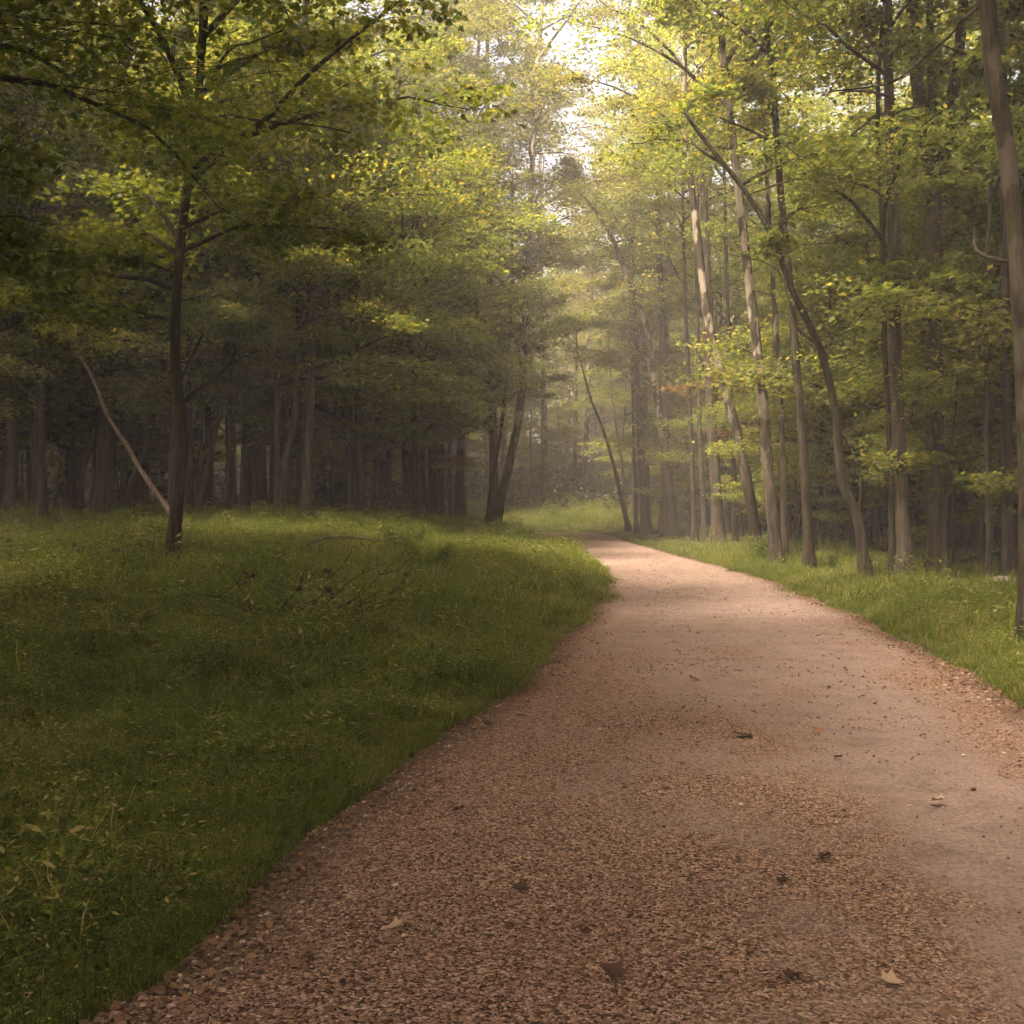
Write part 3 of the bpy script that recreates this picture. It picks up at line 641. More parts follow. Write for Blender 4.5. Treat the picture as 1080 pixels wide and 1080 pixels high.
kind('near', 11, 0.1, 'bark_dark', 'leaf_dark', [HI(3.6, 10.8, 4.0, 46, 15, 11, up=0.4, sag=0.3, flat=0.08)], 120, 0.10, shape=MAPLE)
kind('pole', 14, 0.06, 'bark_dark', 'leaf_dark', [HI(7, 13.7, 2.0, 22, 10, 14)], 115, 0.155, (0.5, 0.2))
LOOK = dict(near='low dark maple', broad='broad spreading dark tree', dense='dense dark-crowned tree', midA='wide yellow-green maple', midB='wide green maple', tallA='tall broad dark-leaved tree', tallB='tall grey-trunked green tree', tallC='tall yellow-green tree', tallD='tall pale-stemmed yellow-green tree', tallE='tall olive tree with mottled bark',
            lowA='low yellow-green tree', lowB='low olive tree', lowC='low dark tree', lowD='low rusty-leaved tree', pole='thin bare-stemmed young tree')

rng = np.random.RandomState(77)
placed = [(r[0], r[1]) for r in REFS]
spots = []
def scatter(n, xr, yr, kinds, ok, gap, sc=(0.85, 1.15)):
    tries = 0; m = 0
    while m < n and tries < n * 60:
        tries += 1
        x = rng.uniform(*xr); y = rng.uniform(*yr)
        if not ok(x, y): continue
        if any((x - a) ** 2 + (y - b) ** 2 < gap * gap for a, b, *_ in spots): continue
        spots.append((x, y, rng.choice(kinds), rng.uniform(0, 6.28), rng.uniform(*sc))); m += 1
def px_of(x, y): return 540 + x * F / y
def left_wood(x, y):
    if y < 4: return x < -11
    return y > np.interp(x, EDGE[:6, 0], EDGE[:6, 1]) + 2.2 and x < -3 and px_of(x, y) > -180 and not (56 < y < 72)
def right_wood(x, y):
    s, l = path_sdf([x], [y]); return s[0] > np.interp(y, [10, 60], [4.6, 3.2]) and not l[0] and px_of(x, y) < 1260 and (x > 3)
def far_wood(x, y): return y > 74 + 0.02 * abs(x) and -150 < px_of(x, y) < 1200
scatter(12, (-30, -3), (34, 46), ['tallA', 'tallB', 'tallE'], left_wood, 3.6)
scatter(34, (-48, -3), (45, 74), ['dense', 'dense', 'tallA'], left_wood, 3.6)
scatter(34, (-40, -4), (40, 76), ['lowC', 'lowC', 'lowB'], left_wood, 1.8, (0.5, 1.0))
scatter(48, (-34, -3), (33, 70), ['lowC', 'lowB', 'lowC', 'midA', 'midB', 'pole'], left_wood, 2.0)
scatter(24, (5, 45), (18, 66), ['tallC', 'tallD', 'tallC', 'tallB'], lambda x, y: right_wood(x, y) and path_sdf([x], [y])[0][0] > 6, 3.6)
scatter(40, (5, 40), (17, 66), ['lowA', 'midA', 'lowB', 'lowA', 'midA', 'pole', 'lowD'], lambda x, y: right_wood(x, y) and path_sdf([x], [y])[0][0] > 4.5, 2.2)
scatter(40, (-50, 60), (76, 110), ['tallE', 'dense', 'tallB', 'dense'], lambda x, y: far_wood(x, y) and not (545 < px_of(x, y) < 600 and y < 100), 3.8)
scatter(34, (14, 46), (44, 76), ['lowC', 'lowB', 'lowA'], lambda x, y: right_wood(x, y), 1.8, (0.5, 1.0))
scatter(40, (-40, 40), (76, 100), ['lowB', 'lowC', 'lowA'], far_wood, 2.4)
# unseen trees added round the camera and the left side to block light
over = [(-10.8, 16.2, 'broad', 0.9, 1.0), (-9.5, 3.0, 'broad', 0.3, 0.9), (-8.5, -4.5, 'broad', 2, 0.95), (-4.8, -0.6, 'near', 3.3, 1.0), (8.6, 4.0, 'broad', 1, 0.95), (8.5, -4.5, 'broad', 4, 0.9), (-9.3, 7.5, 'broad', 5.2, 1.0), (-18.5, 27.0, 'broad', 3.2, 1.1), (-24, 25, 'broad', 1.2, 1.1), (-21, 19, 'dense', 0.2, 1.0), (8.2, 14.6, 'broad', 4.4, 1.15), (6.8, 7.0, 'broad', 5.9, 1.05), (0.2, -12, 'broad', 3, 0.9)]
NEAR = [(-6.0, 2.6, 'near', 0.4, 1.0), (-7.0, 6.2, 'near', 2.0, 1.05), (8.0, 1.6, 'lowC', 2.6, 1.1), (6.2, -0.4, 'lowC', 4.6, 1.1), (4.4, -5.0, 'lowC', 0.7, 1.2)]  # more unseen trees, added close by to darken the foreground
over += NEAR
spots += over
SHRUBS = [(11.6, 23.6, 'lowA', 0.2, 0.55), (10.6, 26.4, 'lowA', 2.2, 0.5), (12.6, 28.0, 'lowB', 1.0, 0.5), (9.9, 31, 'lowA', 4.0, 0.55), (13.8, 30.4, 'lowA', 3, 0.6), (9.6, 37, 'lowA', 5.5, 0.6), (10.2, 43, 'lowB', 1.5, 0.6), (15.0, 34.0, 'lowA', 0.8, 0.6), (-3.9, 45.4, 'lowD', 0.5, 0.8), (-6.3, 43.2, 'lowD', 2.5, 0.8)]
spots += SHRUBS
rg_ = np.random.RandomState(12)
LOW_EDGE = [(x, float(np.interp(x, EDGE[:6, 0], EDGE[:6, 1])) + 1.2 + rg_.rand() * 2.2, ('lowB', 'lowA', 'lowC', 'lowA')[i % 4], rg_.rand() * 6, 1.25 + 0.3 * rg_.rand()) for i, x in enumerate(np.linspace(-21, -3.4, 11))]
LOW_EDGE += [(float(np.interp(y, Rc[:210, 1], Rc[:210, 0])) + 3.6 + rg_.rand() * 2.4, y, ('lowA', 'lowA', 'lowB')[i % 3], rg_.rand() * 6, 0.9 + 0.35 * rg_.rand()) for i, y in enumerate(np.linspace(23, 58, 12))]
LOW_EDGE += [(float(np.interp(y, Rc[:210, 1], Rc[:210, 0])) + 6.0 + rg_.rand() * 4, y, ('lowA', 'lowB', 'lowA')[i % 3], rg_.rand() * 6, 1.0 + 0.4 * rg_.rand()) for i, y in enumerate(np.linspace(24, 56, 12))]
LOW_EDGE += [(x, float(np.interp(x, EDGE[:6, 0], EDGE[:6, 1])) + 3.5 + rg_.rand() * 3, ('lowA', 'lowB', 'midB')[i % 3], rg_.rand() * 6, 1.1 + 0.3 * rg_.rand()) for i, x in enumerate(np.linspace(-22, -3.6, 9))]
spots += LOW_EDGE
EDGE_TREES = [(-15.6, 27.4, 'midB', 3.0, 0.95), (-12.4, 29.0, 'midA', 0.8, 0.95), (-9.4, 30.4, 'midB', 2.0, 1.0), (-6.8, 31.8, 'midA', 4.6, 0.95), (-4.9, 35.4, 'midB', 5.4, 1.0), (-3.5, 39.6, 'midA', 1.4, 1.0), (12.4, 27.2, 'midA', 1.0, 0.75), (13.0, 31.6, 'midA', 5.2, 0.7), (13.0, 35.8, 'midA', 2.2, 0.8), (11.0, 37.4, 'midA', 0.5, 0.75), (15.4, 29.6, 'midA', 4.0, 0.85), (-15.6, 31.6, 'midB', 0.5, 1.0), (-12.2, 33.4, 'midA', 2.2, 1.0), (-9.6, 32.6, 'midB', 4.1, 0.95), (-7.2, 35.6, 'midA', 1.1, 0.9), (-5.7, 38.8, 'midA', 5.0, 1.0), (-4.9, 43.4, 'midA', 3.0, 1.0), (-18.6, 29.4, 'midB', 3.6, 1.0), (-21.8, 30.6, 'midB', 1.9, 1.0), (-3.8, 47.2, 'midB', 0.4, 1.05),
              (13.6, 22.5, 'midA', 0.3, 0.85), (11.4, 29.6, 'midA', 1.9, 1.0), (11.0, 35.4, 'midA', 3.7, 1.0), (11.2, 41.6, 'midB', 5.1, 1.0), (11.6, 47.4, 'midA', 0.9, 1.05), (13.4, 25.6, 'midA', 2.7, 1.0), (12.8, 32.8, 'midA', 4.4, 1.05), (13.2, 39.8, 'midA', 0.1, 1.1), (10.2, 54, 'midB', 2.2, 1.05)]
spots += EDGE_TREES
spots += [(-3.4, 49.5, 'tallE', 0.4, 1.15), (-2.6, 56.0, 'tallE', 2.0, 1.1), (-5.5, 46, 'tallB', 1.0, 1.1), (8.6, 59, 'tallD', 0.2, 1.15), (9.6, 53, 'tallC', 0.7, 1.1),
          (7.4, 60.8, 'tallE', 2.0, 1.3), (7.6, 55.4, 'tallD', 4.0, 1.25), (-2.5, 51.5, 'tallB', 0.9, 1.25), (-0.9, 53.6, 'tallE', 2.2, 1.25), (2.4, 81, 'tallE', 2.2, 1.35), (-0.6, 82, 'tallE', 1.9, 1.3), (5.2, 80.0, 'tallD', 3.0, 1.25), (-4.6, 79, 'tallB', 0.5, 1.3), (8.0, 71.5, 'tallE', 4.4, 1.2),
          (-5.0, 78.2, 'lowC', 0, 1.0), (2.2, 78, 'lowC', 1, 1.2), (7.6, 76.2, 'lowA', 2, 1.2), (-8.2, 76.2, 'lowC', 3, 1.2), (9.5, 68, 'midA', 1.2, 1.0)]
protos = {}
_seen = {}
ordw = ['', 'second ', 'third ', 'fourth ', 'fifth ', 'sixth ', 'seventh ', 'eighth ', 'ninth ', 'tenth ', 'eleventh ', 'twelfth ']
def relabel(x, y, k):
    look = LOOK[k]
    if (x, y) in [(a, b) for a, b, *_ in over]:
        side = ('left' if x < -2 else 'right' if x > 2 else 'near')
        lab = f'{look} added outside the frame on the {side} side, darkening the ground'
    else:
        p = px_of(x, y)
        ref = min([r for r in REFS if r[1] < y + 4] or REFS, key=lambda r: abs(r[0] - p))
        where = 'left of' if p < ref[0] else 'right of'
        deep = 'in the wood' if y < 50 else 'deep inside the wood' if y < 74 else 'far off'
        key = (look, deep, where, ref[2]); i = _seen.get(key, 0); _seen[key] = i + 1
        lab = f'{ordw[min(i, 11)]}{look.replace("tall ", "")} {deep}, {where} {ref[2]}'
        ws = lab.split()
        if len(ws) > 16: lab = ' '.join(ws[:16])
    return lab
names = dict(pole='young_tree')
for x, y, k, a, s in sorted(spots, key=lambda t: t[1]):
    loc = (x, y, gz(x, y)); lab = relabel(x, y, k)
    nm = names.get(k, 'understory_tree' if k.startswith('low') else 'maple_tree' if k in ('near', 'midA', 'midB') else 'forest_tree')
    grp = 'trees of the left wood' if x < -2 and y < 74 else 'trees of the right wood' if y < 74 else 'trees beyond the bend'
    put_tree(nm, lab, 'tree', grp, loc, *KINDS[k], rot=a, scale=s)

# a far-off wood that reads as one mass, closing the horizon
rng = np.random.RandomState(9)
w = Wood(); lp = []
for i in range(260):
    a = rng.uniform(-0.85, 0.85); d = rng.uniform(108, 150)
    x, y = d * math.sin(a), d * math.cos(a)
    if y > 150 or abs(x) > 90: continue
    z = gz(x, y); h = rng.uniform(16, 23)
    w.tube([(x, y, z - 0.3), (x + rng.randn() * 0.3, y, z + h * 0.5), (x + rng.randn() * 0.6, y, z + h * 0.9)], [0.3, 0.2, 0.06], 6)
    m = 800
    u = rng.rand(m); rr = 4.2 * np.sqrt(rng.rand(m)) * (0.5 + 0.6 * np.sin(np.pi * np.clip(u, 0, 1))); t = rng.rand(m) * 6.28
    lp.append(np.stack([x + rr * np.cos(t), y + rr * np.sin(t), z + 1.5 + (h - 1.5) * u], -1))
fm = leaf_mesh('distant_forest', np.vstack(lp), 0.75, rng, M['leaf_green'], QUAD, 0.6)
tag(link('distant_forest', fm), 'hazy far wood closing the view behind the trees', 'forest', kind='stuff')
tag(link('distant_forest_trunks', w.mesh('distant_forest_trunks', M['bark'])), 'dark far trunks of the hazy distant wood', 'forest', kind='stuff')

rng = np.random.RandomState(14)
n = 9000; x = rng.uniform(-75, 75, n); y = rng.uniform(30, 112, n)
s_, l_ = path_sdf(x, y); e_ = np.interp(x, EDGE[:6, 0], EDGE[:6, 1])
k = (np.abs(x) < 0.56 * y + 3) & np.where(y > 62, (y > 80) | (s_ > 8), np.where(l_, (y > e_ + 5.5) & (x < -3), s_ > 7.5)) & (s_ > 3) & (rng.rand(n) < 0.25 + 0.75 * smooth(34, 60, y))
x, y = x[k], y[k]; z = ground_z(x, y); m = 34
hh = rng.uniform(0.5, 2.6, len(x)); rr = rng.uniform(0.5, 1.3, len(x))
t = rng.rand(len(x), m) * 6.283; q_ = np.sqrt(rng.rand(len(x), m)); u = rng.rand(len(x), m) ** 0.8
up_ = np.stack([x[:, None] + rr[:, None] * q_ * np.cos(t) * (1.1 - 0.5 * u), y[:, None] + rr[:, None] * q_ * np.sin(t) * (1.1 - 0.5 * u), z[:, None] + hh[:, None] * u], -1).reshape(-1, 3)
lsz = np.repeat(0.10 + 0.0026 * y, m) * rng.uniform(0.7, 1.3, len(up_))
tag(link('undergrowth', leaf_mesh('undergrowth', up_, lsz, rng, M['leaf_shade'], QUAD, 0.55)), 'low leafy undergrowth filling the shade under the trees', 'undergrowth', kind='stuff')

# ------------------------------------------------------------------ scattered stuff (geometry nodes)
def hidden_collection(name, meshes):
    col = bpy.data.collections.new(name)
    for i, me in enumerate(meshes):
        o = bpy.data.objects.new(f'{name}_piece', me); col.objects.link(o)
    return col

def scatter_object(name, pts, scl, rot, tid, col, label, cat):
    me = mesh_from(name, pts, [])
    for nm, arr, ty in (('scl', scl, 'FLOAT'), ('tid', tid, 'INT')):
        a = me.attributes.new(nm, ty, 'POINT'); a.data.foreach_set('value', np.asarray(arr, np.float32 if ty == 'FLOAT' else np.int32))
    a = me.attributes.new('rot', 'FLOAT_VECTOR', 'POINT'); a.data.foreach_set('vector', np.asarray(rot, np.float32).ravel())
    o = link(name, me); tag(o, label, cat, kind='stuff')
    ng = bpy.data.node_groups.new(name, 'GeometryNodeTree')
    ng.interface.new_socket('Geometry', in_out='INPUT', socket_type='NodeSocketGeometry')
    ng.interface.new_socket('Geometry', in_out='OUTPUT', socket_type='NodeSocketGeometry')
    n, l = ng.nodes, ng.links
    gi, go = n.new('NodeGroupInput'), n.new('NodeGroupOutput')
    ci = n.new('GeometryNodeCollectionInfo'); ci.inputs['Collection'].default_value = col
    ci.inputs['Separate Children'].default_value = True; ci.inputs['Reset Children'].default_value = True
    ip = n.new('GeometryNodeInstanceOnPoints'); ip.inputs['Pick Instance'].default_value = True
    def named(nm, ty):
        a = n.new('GeometryNodeInputNamedAttribute'); a.data_type = ty; a.inputs['Name'].default_value = nm; return a.outputs['Attribute']
    l.new(gi.outputs[0], ip.inputs['Points']); l.new(ci.outputs[0], ip.inputs['Instance'])
    l.new(named('tid', 'INT'), ip.inputs['Instance Index'])
    l.new(named('rot', 'FLOAT_VECTOR'), ip.inputs['Rotation']); l.new(named('scl', 'FLOAT'), ip.inputs['Scale'])
    l.new(ip.outputs[0], go.inputs[0])
    md = o.modifiers.new(name, 'NODES'); md.node_group = ng
    return o

def tuft(seed, nb, h, wd, nl, spread):
    """grass tuft: arching blades plus small leaves on fine stems"""
    rng = np.random.RandomState(seed); V = []; Fq = []; Ft = []; k = 0
    for i in range(nb):
        a = rng.rand() * 6.28; r = spread * math.sqrt(rng.rand()); b = np.array([r * math.cos(a), r * math.sin(a), -0.02])
        a2 = rng.rand() * 6.28; hh = h * rng.uniform(0.5, 1.1); le = hh * rng.uniform(0.25, 0.9)
        d = np.array([math.cos(a2), math.sin(a2), 0]); s = np.array([-d[1], d[0], 0]) * wd * rng.uniform(0.7, 1.3)
        m1 = b + d * le * 0.3 + (0, 0, hh * 0.6); tp = b + d * le + (0, 0, hh * rng.uniform(0.75, 1.0))
        V += [b - s, b + s, m1 + s * 0.8, m1 - s * 0.8, tp]; Fq.append((k, k + 1, k + 2, k + 3)); Ft.append((k + 3, k + 2, k + 4)); k += 5
    for i in range(nl):
        a = rng.rand() * 6.28; r = spread * 1.1 * math.sqrt(rng.rand()); z = h * rng.uniform(0.45, 0.95)
        c = np.array([r * math.cos(a), r * math.sin(a), z]); a2 = rng.rand() * 6.28
        d = np.array([math.cos(a2), math.sin(a2), rng.uniform(-0.3, 0.5)]); L = h * rng.uniform(0.09, 0.18); s = np.array([-d[1], d[0], rng.uniform(-0.3, 0.3)]) * L * 0.17
        V += [c, c + d * L * 0.45 + s, c + d * L, c + d * L * 0.45 - s]; Fq.append((k, k + 1, k + 2, k + 3)); k += 4
    return mesh_from('grass_tuft', np.array(V), [np.array(Fq), np.array(Ft)], M['grass'], False)
fine_t = [tuft(200 + i, 20, 0.20, 0.0024, 22, 0.085) for i in range(5)]
wide_t = [tuft(220 + i, 20, 0.22, 0.0055, 14, 0.16) for i in range(4)]
wild_t = [tuft(240 + i, 7, 0.42, 0.0030, 14, 0.10) for i in range(2)] + [tuft(250, 8, 0.10, 0.0035, 34, 0.11)]
gcol = hidden_collection('grass_source', fine_t + wide_t + wild_t)
def sample_grass(n, x0, x1, y0, y1, rng):
    x = rng.uniform(x0, x1, n); y = rng.uniform(y0, y1, n)
    w_, s, left = grass_weight(x, y)
    px = 540 + x * F / np.maximum(y, 0.5)
    keep = (rng.rand(n) < w_) & (px > -140) & (px < 1220)
    return x[keep], y[keep], s[keep]
rng = np.random.RandomState(31)
G = []
for (n, box, hsc, wide) in [(56000, (-5.5, 1, 2.0, 8), 0.62, False), (34000, (-10, 2.6, 8, 15), 1.0, False), (40000, (-17, 3, 15, 26), 1.2, True), (42000, (-24, 3, 26, 38), 1.25, True), (16000, (-9, 3, 38, 60), 1.3, True),
                            (22000, (2.5, 12, 6, 18), 1.05, False), (24000, (3, 20, 18, 34), 1.1, True), (20000, (3, 26, 34, 66), 1.2, True), (9000, (-14, 12, 66, 84), 1.6, True)]:
    x, y, s = sample_grass(n, *box, rng)
    z = ground_z(x, y)
    lump = vnoise(x * 1.1 + 3, y * 1.1) * 0.6 + vnoise(x * 3.1, y * 3.1 + 8) * 0.4
    sc = hsc * 1.15 * (0.40 + 1.35 * lump ** 1.5) * rng.uniform(0.75, 1.25, len(x)) * (0.45 + 0.55 * smooth(0.0, 0.7, s)) * (1 - 0.65 * smooth(34, 44, y) * smooth(4.0, 0.5, s))
    tid = rng.randint(0, 5, len(x)) if not wide else rng.randint(5, 9, len(x))
    wl2 = rng.rand(len(x)); tid = np.where(wl2 < 0.05, rng.randint(9, 11, len(x)), np.where(wl2 < 0.22, 11, tid))
    rot = np.stack([rng.randn(len(x)) * 0.22, rng.randn(len(x)) * 0.22, rng.rand(len(x)) * 6.28], -1)
    G.append((np.stack([x, y, z], -1), sc, rot, tid))
scatter_object('grass', np.vstack([g[0] for g in G]), np.concatenate([g[1] for g in G]), np.vstack([g[2] for g in G]), np.concatenate([g[3] for g in G]), gcol,
               'short lush grass and weeds covering both verges of the path', 'grass')

def pebble(seed):
    rng = np.random.RandomState(seed); n, m = 5, 7; V = [(0, 0, -0.3)]
    sx, sy, sz = rng.uniform(0.7, 1.2), rng.uniform(0.5, 0.9), rng.uniform(0.25, 0.5)
    for i in range(1, n):
        t = math.pi * i / n
        for j in range(m):
            p = 2 * math.pi * j / m; k = rng.uniform(0.8, 1.12)
            V.append((sx * k * math.sin(t) * math.cos(p), sy * k * math.sin(t) * math.sin(p), -sz * math.cos(t) * k))
    V.append((0, 0, sz)); q = []; t3 = []
    for i in range(n - 2):
        for j in range(m):
            a = 1 + i * m + j; b = 1 + i * m + (j + 1) % m; q.append((a, b, b + m, a + m))
    for j in range(m):
        t3.append((0, 1 + (j + 1) % m, 1 + j)); o = 1 + (n - 2) * m; t3.append((o + j, o + (j + 1) % m, len(V) - 1))
    return mesh_from('pebble', np.array(V), [np.array(q), np.array(t3)], M['stone'], True)
pcol = hidden_collection('gravel_source', [pebble(300 + i) for i in range(8)])
rng = np.random.RandomState(33)
def path_z(x, y):
    s, _ = path_sdf(x, y); return np.where(s < 0, pz(y) + 0.02, 0)
def path_pts(n, y0, y1, edge_bias=0.0):
    y = y0 + (y1 - y0) * rng.rand(n) ** 1.3
    lx = np.interp(y, Lc[:, 1][:200], Lc[:, 0][:200]); rx = np.interp(y, Rc[:, 1][:200], Rc[:, 0][:200])
    t = rng.rand(n)
    if edge_bias:
        e = np.abs(rng.randn(n)) * edge_bias; t = np.where(rng.rand(n) < 0.5, e, 1 - e)
    x = lx + (rx - lx) * t
    return x, y, t
def surf_z(x, y, t): return pz(y) + 0.035 * (1 - (2 * t - 1) ** 2) * ((t > 0) & (t < 1)) + (vnoise(x * 1.1, y * 1.1 + 5) - 0.5) * 0.03
PB = []
for n, y0, y1, r0, r1, eb in [(30000, 2.2, 8.5, 0.0025, 0.010, 0), (12000, 2.2, 9, 0.005, 0.02, 0.06), (15000, 8, 22, 0.004, 0.018, 0), (5000, 20, 48, 0.008, 0.026, 0), (5000, 9, 26, 0.008, 0.03, 0.05), (1500, 2.3, 12, 0.008, 0.026, 0)]:
    x, y, t = path_pts(n, y0, y1, eb)
    pk = np.exp(-((t - 0.70) / 0.13) ** 2) * (eb == 0)
    keep = rng.rand(n) < (1 - 0.75 * pk) * np.clip(-0.25 + 1.9 * vnoise(x * 1.3, y * 0.8 + 2), 0.04, 1)
    x, y, t = x[keep], y[keep], t[keep]
    z = surf_z(x, y, t) * ((t > -0.5)) + 0.001
    sz = r0 + (r1 - r0) * rng.rand(len(x)) ** 3.5
    PB.append((np.stack([x, y, z], -1), sz, np.stack([rng.randn(len(x)) * 0.15, rng.randn(len(x)) * 0.15, rng.rand(len(x)) * 6.28], -1), rng.randint(0, 8, len(x))))
scatter_object('gravel', *[np.concatenate([p[i] for p in PB]) for i in range(4)], pcol, 'loose gravel stones strewn over the tan path', 'gravel')

def litter_leaf(seed, shape):
    rng = np.random.RandomState(seed); sh = shape.copy(); n = len(sh)
    z = 0.10 * np.abs(sh[:, 0]) * rng.uniform(0.5, 3) + 0.25 * rng.uniform(0, 1) * (sh[:, 1] - 0.5) ** 2 + rng.rand(n) * 0.05
    V = np.column_stack([sh[:, 0], sh[:, 1] - 0.5, z])
    return mesh_from('litter_leaf', V, [np.arange(n)[None]], M['litter'], False)
lcol = hidden_collection('litter_source', [litter_leaf(400 + i, MAPLE if i % 2 else OVAL) for i in range(6)])
LB = []
for n, y0, y1, eb in [(1700, 2.3, 12, 0.028), (2600, 12, 34, 0.03), (1500, 34, 56, 0.03), (1500, 2.4, 34, 0), (1500, 2.4, 26, 0.10)]:
    x, y, t = path_pts(n, y0, y1, eb)
    z = np.where((t > 0) & (t < 1), surf_z(x, y, t), ground_z(x, y)) + 0.008
    LB.append((np.stack([x, y, z], -1), rng.uniform(0.016, 0.045, len(x)), np.stack([rng.randn(len(x)) * 0.3, rng.randn(len(x)) * 0.3, rng.rand(len(x)) * 6.28], -1), rng.randint(0, 6, len(x))))
# forest floor litter under the trees
n = 16000; x = rng.uniform(-30, 30, n); y = rng.uniform(12, 66, n); w_, s, lf = grass_weight(x, y)
k = (s > 0.6) & (w_ < 0.4) & (np.abs(x) < y * 0.55); x, y = x[k], y[k]
LB.append((np.stack([x, y, ground_z(x, y) + 0.02], -1), rng.uniform(0.06, 0.16, len(x)), np.stack([rng.randn(len(x)) * 0.4, rng.randn(len(x)) * 0.4, rng.rand(len(x)) * 6.28], -1), rng.randint(0, 6, len(x))))
scatter_object('leaf_litter', *[np.concatenate([p[i] for p in LB]) for i in range(4)], lcol, 'brown leaf litter along the path edges and under the trees', 'leaf litter')

# ------------------------------------------------------------------ single things on the ground
def leaf_thing(px, py, size, mat, label, seed, curl=1.0, shape=MAPLE):
    rng = np.random.RandomState(seed); x, d = flat_hit(px, py)
    sh = np.vstack([shape, shape * 0.55 + (0, 0.12)]); n = len(shape)
    zz = lambda p: curl * (0.55 * np.abs(p[:, 0]) ** 1.3 + 0.35 * (p[:, 1] - 0.45) ** 2) + 0.03 * rng.rand(len(p))
    V = np.column_stack([sh[:, 0], sh[:, 1] - 0.45, zz(sh)]) * size
    rim = np.array([(i, (i + 1) % n, n + (i + 1) % n, n + i) for i in range(n)])
    me = mesh_from('fallen_leaf', V, [rim, (n + np.arange(n))[None]], M[mat], False)
    lx = np.interp(d, Lc[:200, 1], Lc[:200, 0]); rx = np.interp(d, Rc[:200, 1], Rc[:200, 0]); t = (x - lx) / (rx - lx)
    o = link('fallen_leaf', me, None, (x, d, float(surf_z(np.array([x]), np.array([d]), np.array([t]))[0]) + 0.012))
    o.rotation_euler = (rng.uniform(-0.3, 0.3), rng.uniform(-0.3, 0.3), rng.rand() * 6.28)
    sm = Wood(); sm.tube([(0, -0.45 * size, 0.05 * size), (0.05 * size, -0.7 * size, 0.12 * size), (0.1 * size, -0.95 * size, 0.08 * size)], [0.0016, 0.0013, 0.001], 5)
    link('stalk', sm.mesh('stalk', M[mat]), o)
    tag(o, label, 'leaf', 'fallen leaves on the path')
leaves = [
 (550, 944, 0.085, 'leaf_brown', 'dark crumpled leaf on the gravel near the middle of the path front'),
 (645, 1036, 0.095, 'leaf_brown', 'dark curled leaf at the very front of the path'),
 (619, 992, 0.06, 'leaf_brown', 'small dark leaf on gravel behind the frontmost curled leaf'),
 (868, 914, 0.085, 'leaf_brown', 'dark upturned leaf where the gravel meets the smooth track'),
 (825, 938, 0.08, 'leaf_brown', 'flat dark leaf just below the upturned leaf'),
 (643, 788, 0.10, 'leaf_orange', 'orange-brown leaf standing on edge in mid path'),
 (785, 782, 0.17, 'leaf_brown', 'wide flattened dark leaf heap lying across mid path'),
 (862, 777, 0.09, 'leaf_orange', 'reddish leaf to the right of the wide dark leaf'),
 (730, 720, 0.13, 'leaf_orange', 'rusty leaf far up the middle of the path'),
 (987, 854, 0.10, 'leaf_pale', 'pale cream leaf on the smooth right track'),
 (483, 861, 0.09, 'leaf_brown', 'dark leaf near the left grass edge of the path'),
 (516, 770, 0.12, 'leaf_brown', 'dark leaf beside the grass verge on the left'),
 (838, 1042, 0.07, 'leaf_brown', 'round dark leaf at the front right of the path'),
 (941, 1050, 0.075, 'leaf_pale', 'pale curled leaf at the front right of the path'),
 (885, 806, 0.07, 'leaf_brown', 'tiny dark leaf at the edge of the smooth track'),
 (415, 985, 0.075, 'leaf_pale', 'pale leaf on coarse gravel near the front left grass'),
 (390, 724, 0.20, 'leaf_orange', 'rusty leaf caught in the left grass'),
]
for i, (a, b, c, m_, lab) in enumerate(leaves):
    leaf_thing(a, b, c, m_, lab, 500 + i, 0.5 if 'flat' in lab else 1.1)

def stick(name, label, pix, r0, r1, mat, lift=0.02, cat='stick', forks=()):
    pts = []
    for px, py, up in pix:
        x, d, z = ray_hit(px, py); pts.append((x, d, z + up + lift))
    pts = np.array(pts); b = pts[0].copy(); w = Wood(); rg = np.random.RandomState(len(label))
    w.tube(spline(pts - b, 14), np.linspace(r0, r1, 14), 7, 0.12, rg)
    for fk in forks: w.tube(spline(np.array(fk[0]), 8), np.linspace(fk[1], fk[1] * 0.4, 8), 5, 0.1, rg)
    o = link(name, w.mesh(name, M[mat]), None, b); tag(o, label, cat); return o
stick('stick', 'thin dark stick lying on the smooth right track', [(1036, 938, 0), (1050, 942, 0.01), (1066, 946, 0)], 0.008, 0.004, 'bark_dark', 0.03)
stick('stick', 'straight twig at the right edge of the path', [(1058, 926, 0), (1078, 925, 0)], 0.006, 0.004, 'bark_dark', 0.03)
stick('stick', 'short twig on mid path gravel', [(805, 760, 0), (822, 762, 0)], 0.008, 0.005, 'bark_dark', 0.03)

# bare leaning pole behind the maple
def pole3(name, label, pts, r, mat, cat):
    pts = np.array(pts); b = pts[0].copy(); w = Wood(); rg = np.random.RandomState(3)
    w.tube(spline(pts - b, 30), np.linspace(r[0], r[1], 30), 9, 0.12, rg)
    o = link(name, w.mesh(name, M[mat]), None, b); tag(o, label, cat); return o
d0 = 27.0
x0 = (197 - 540) * d0 / F
pole3('dead_tree', 'bare pale dead trunk leaning left from behind the dark maple', [(x0, d0, gz(x0, d0) + 0.02)] + [P3(a, b, d0 + k) for a, b, k in [(176, 535, .3), (149, 497, .6), (134, 470, .9), (113, 438, 1.2), (101, 405, 1.5), (78, 364, 1.8), (64, 342, 2.1), (46, 328, 2.3)]], (0.07, 0.035), 'bark_dead', 'dead tree')
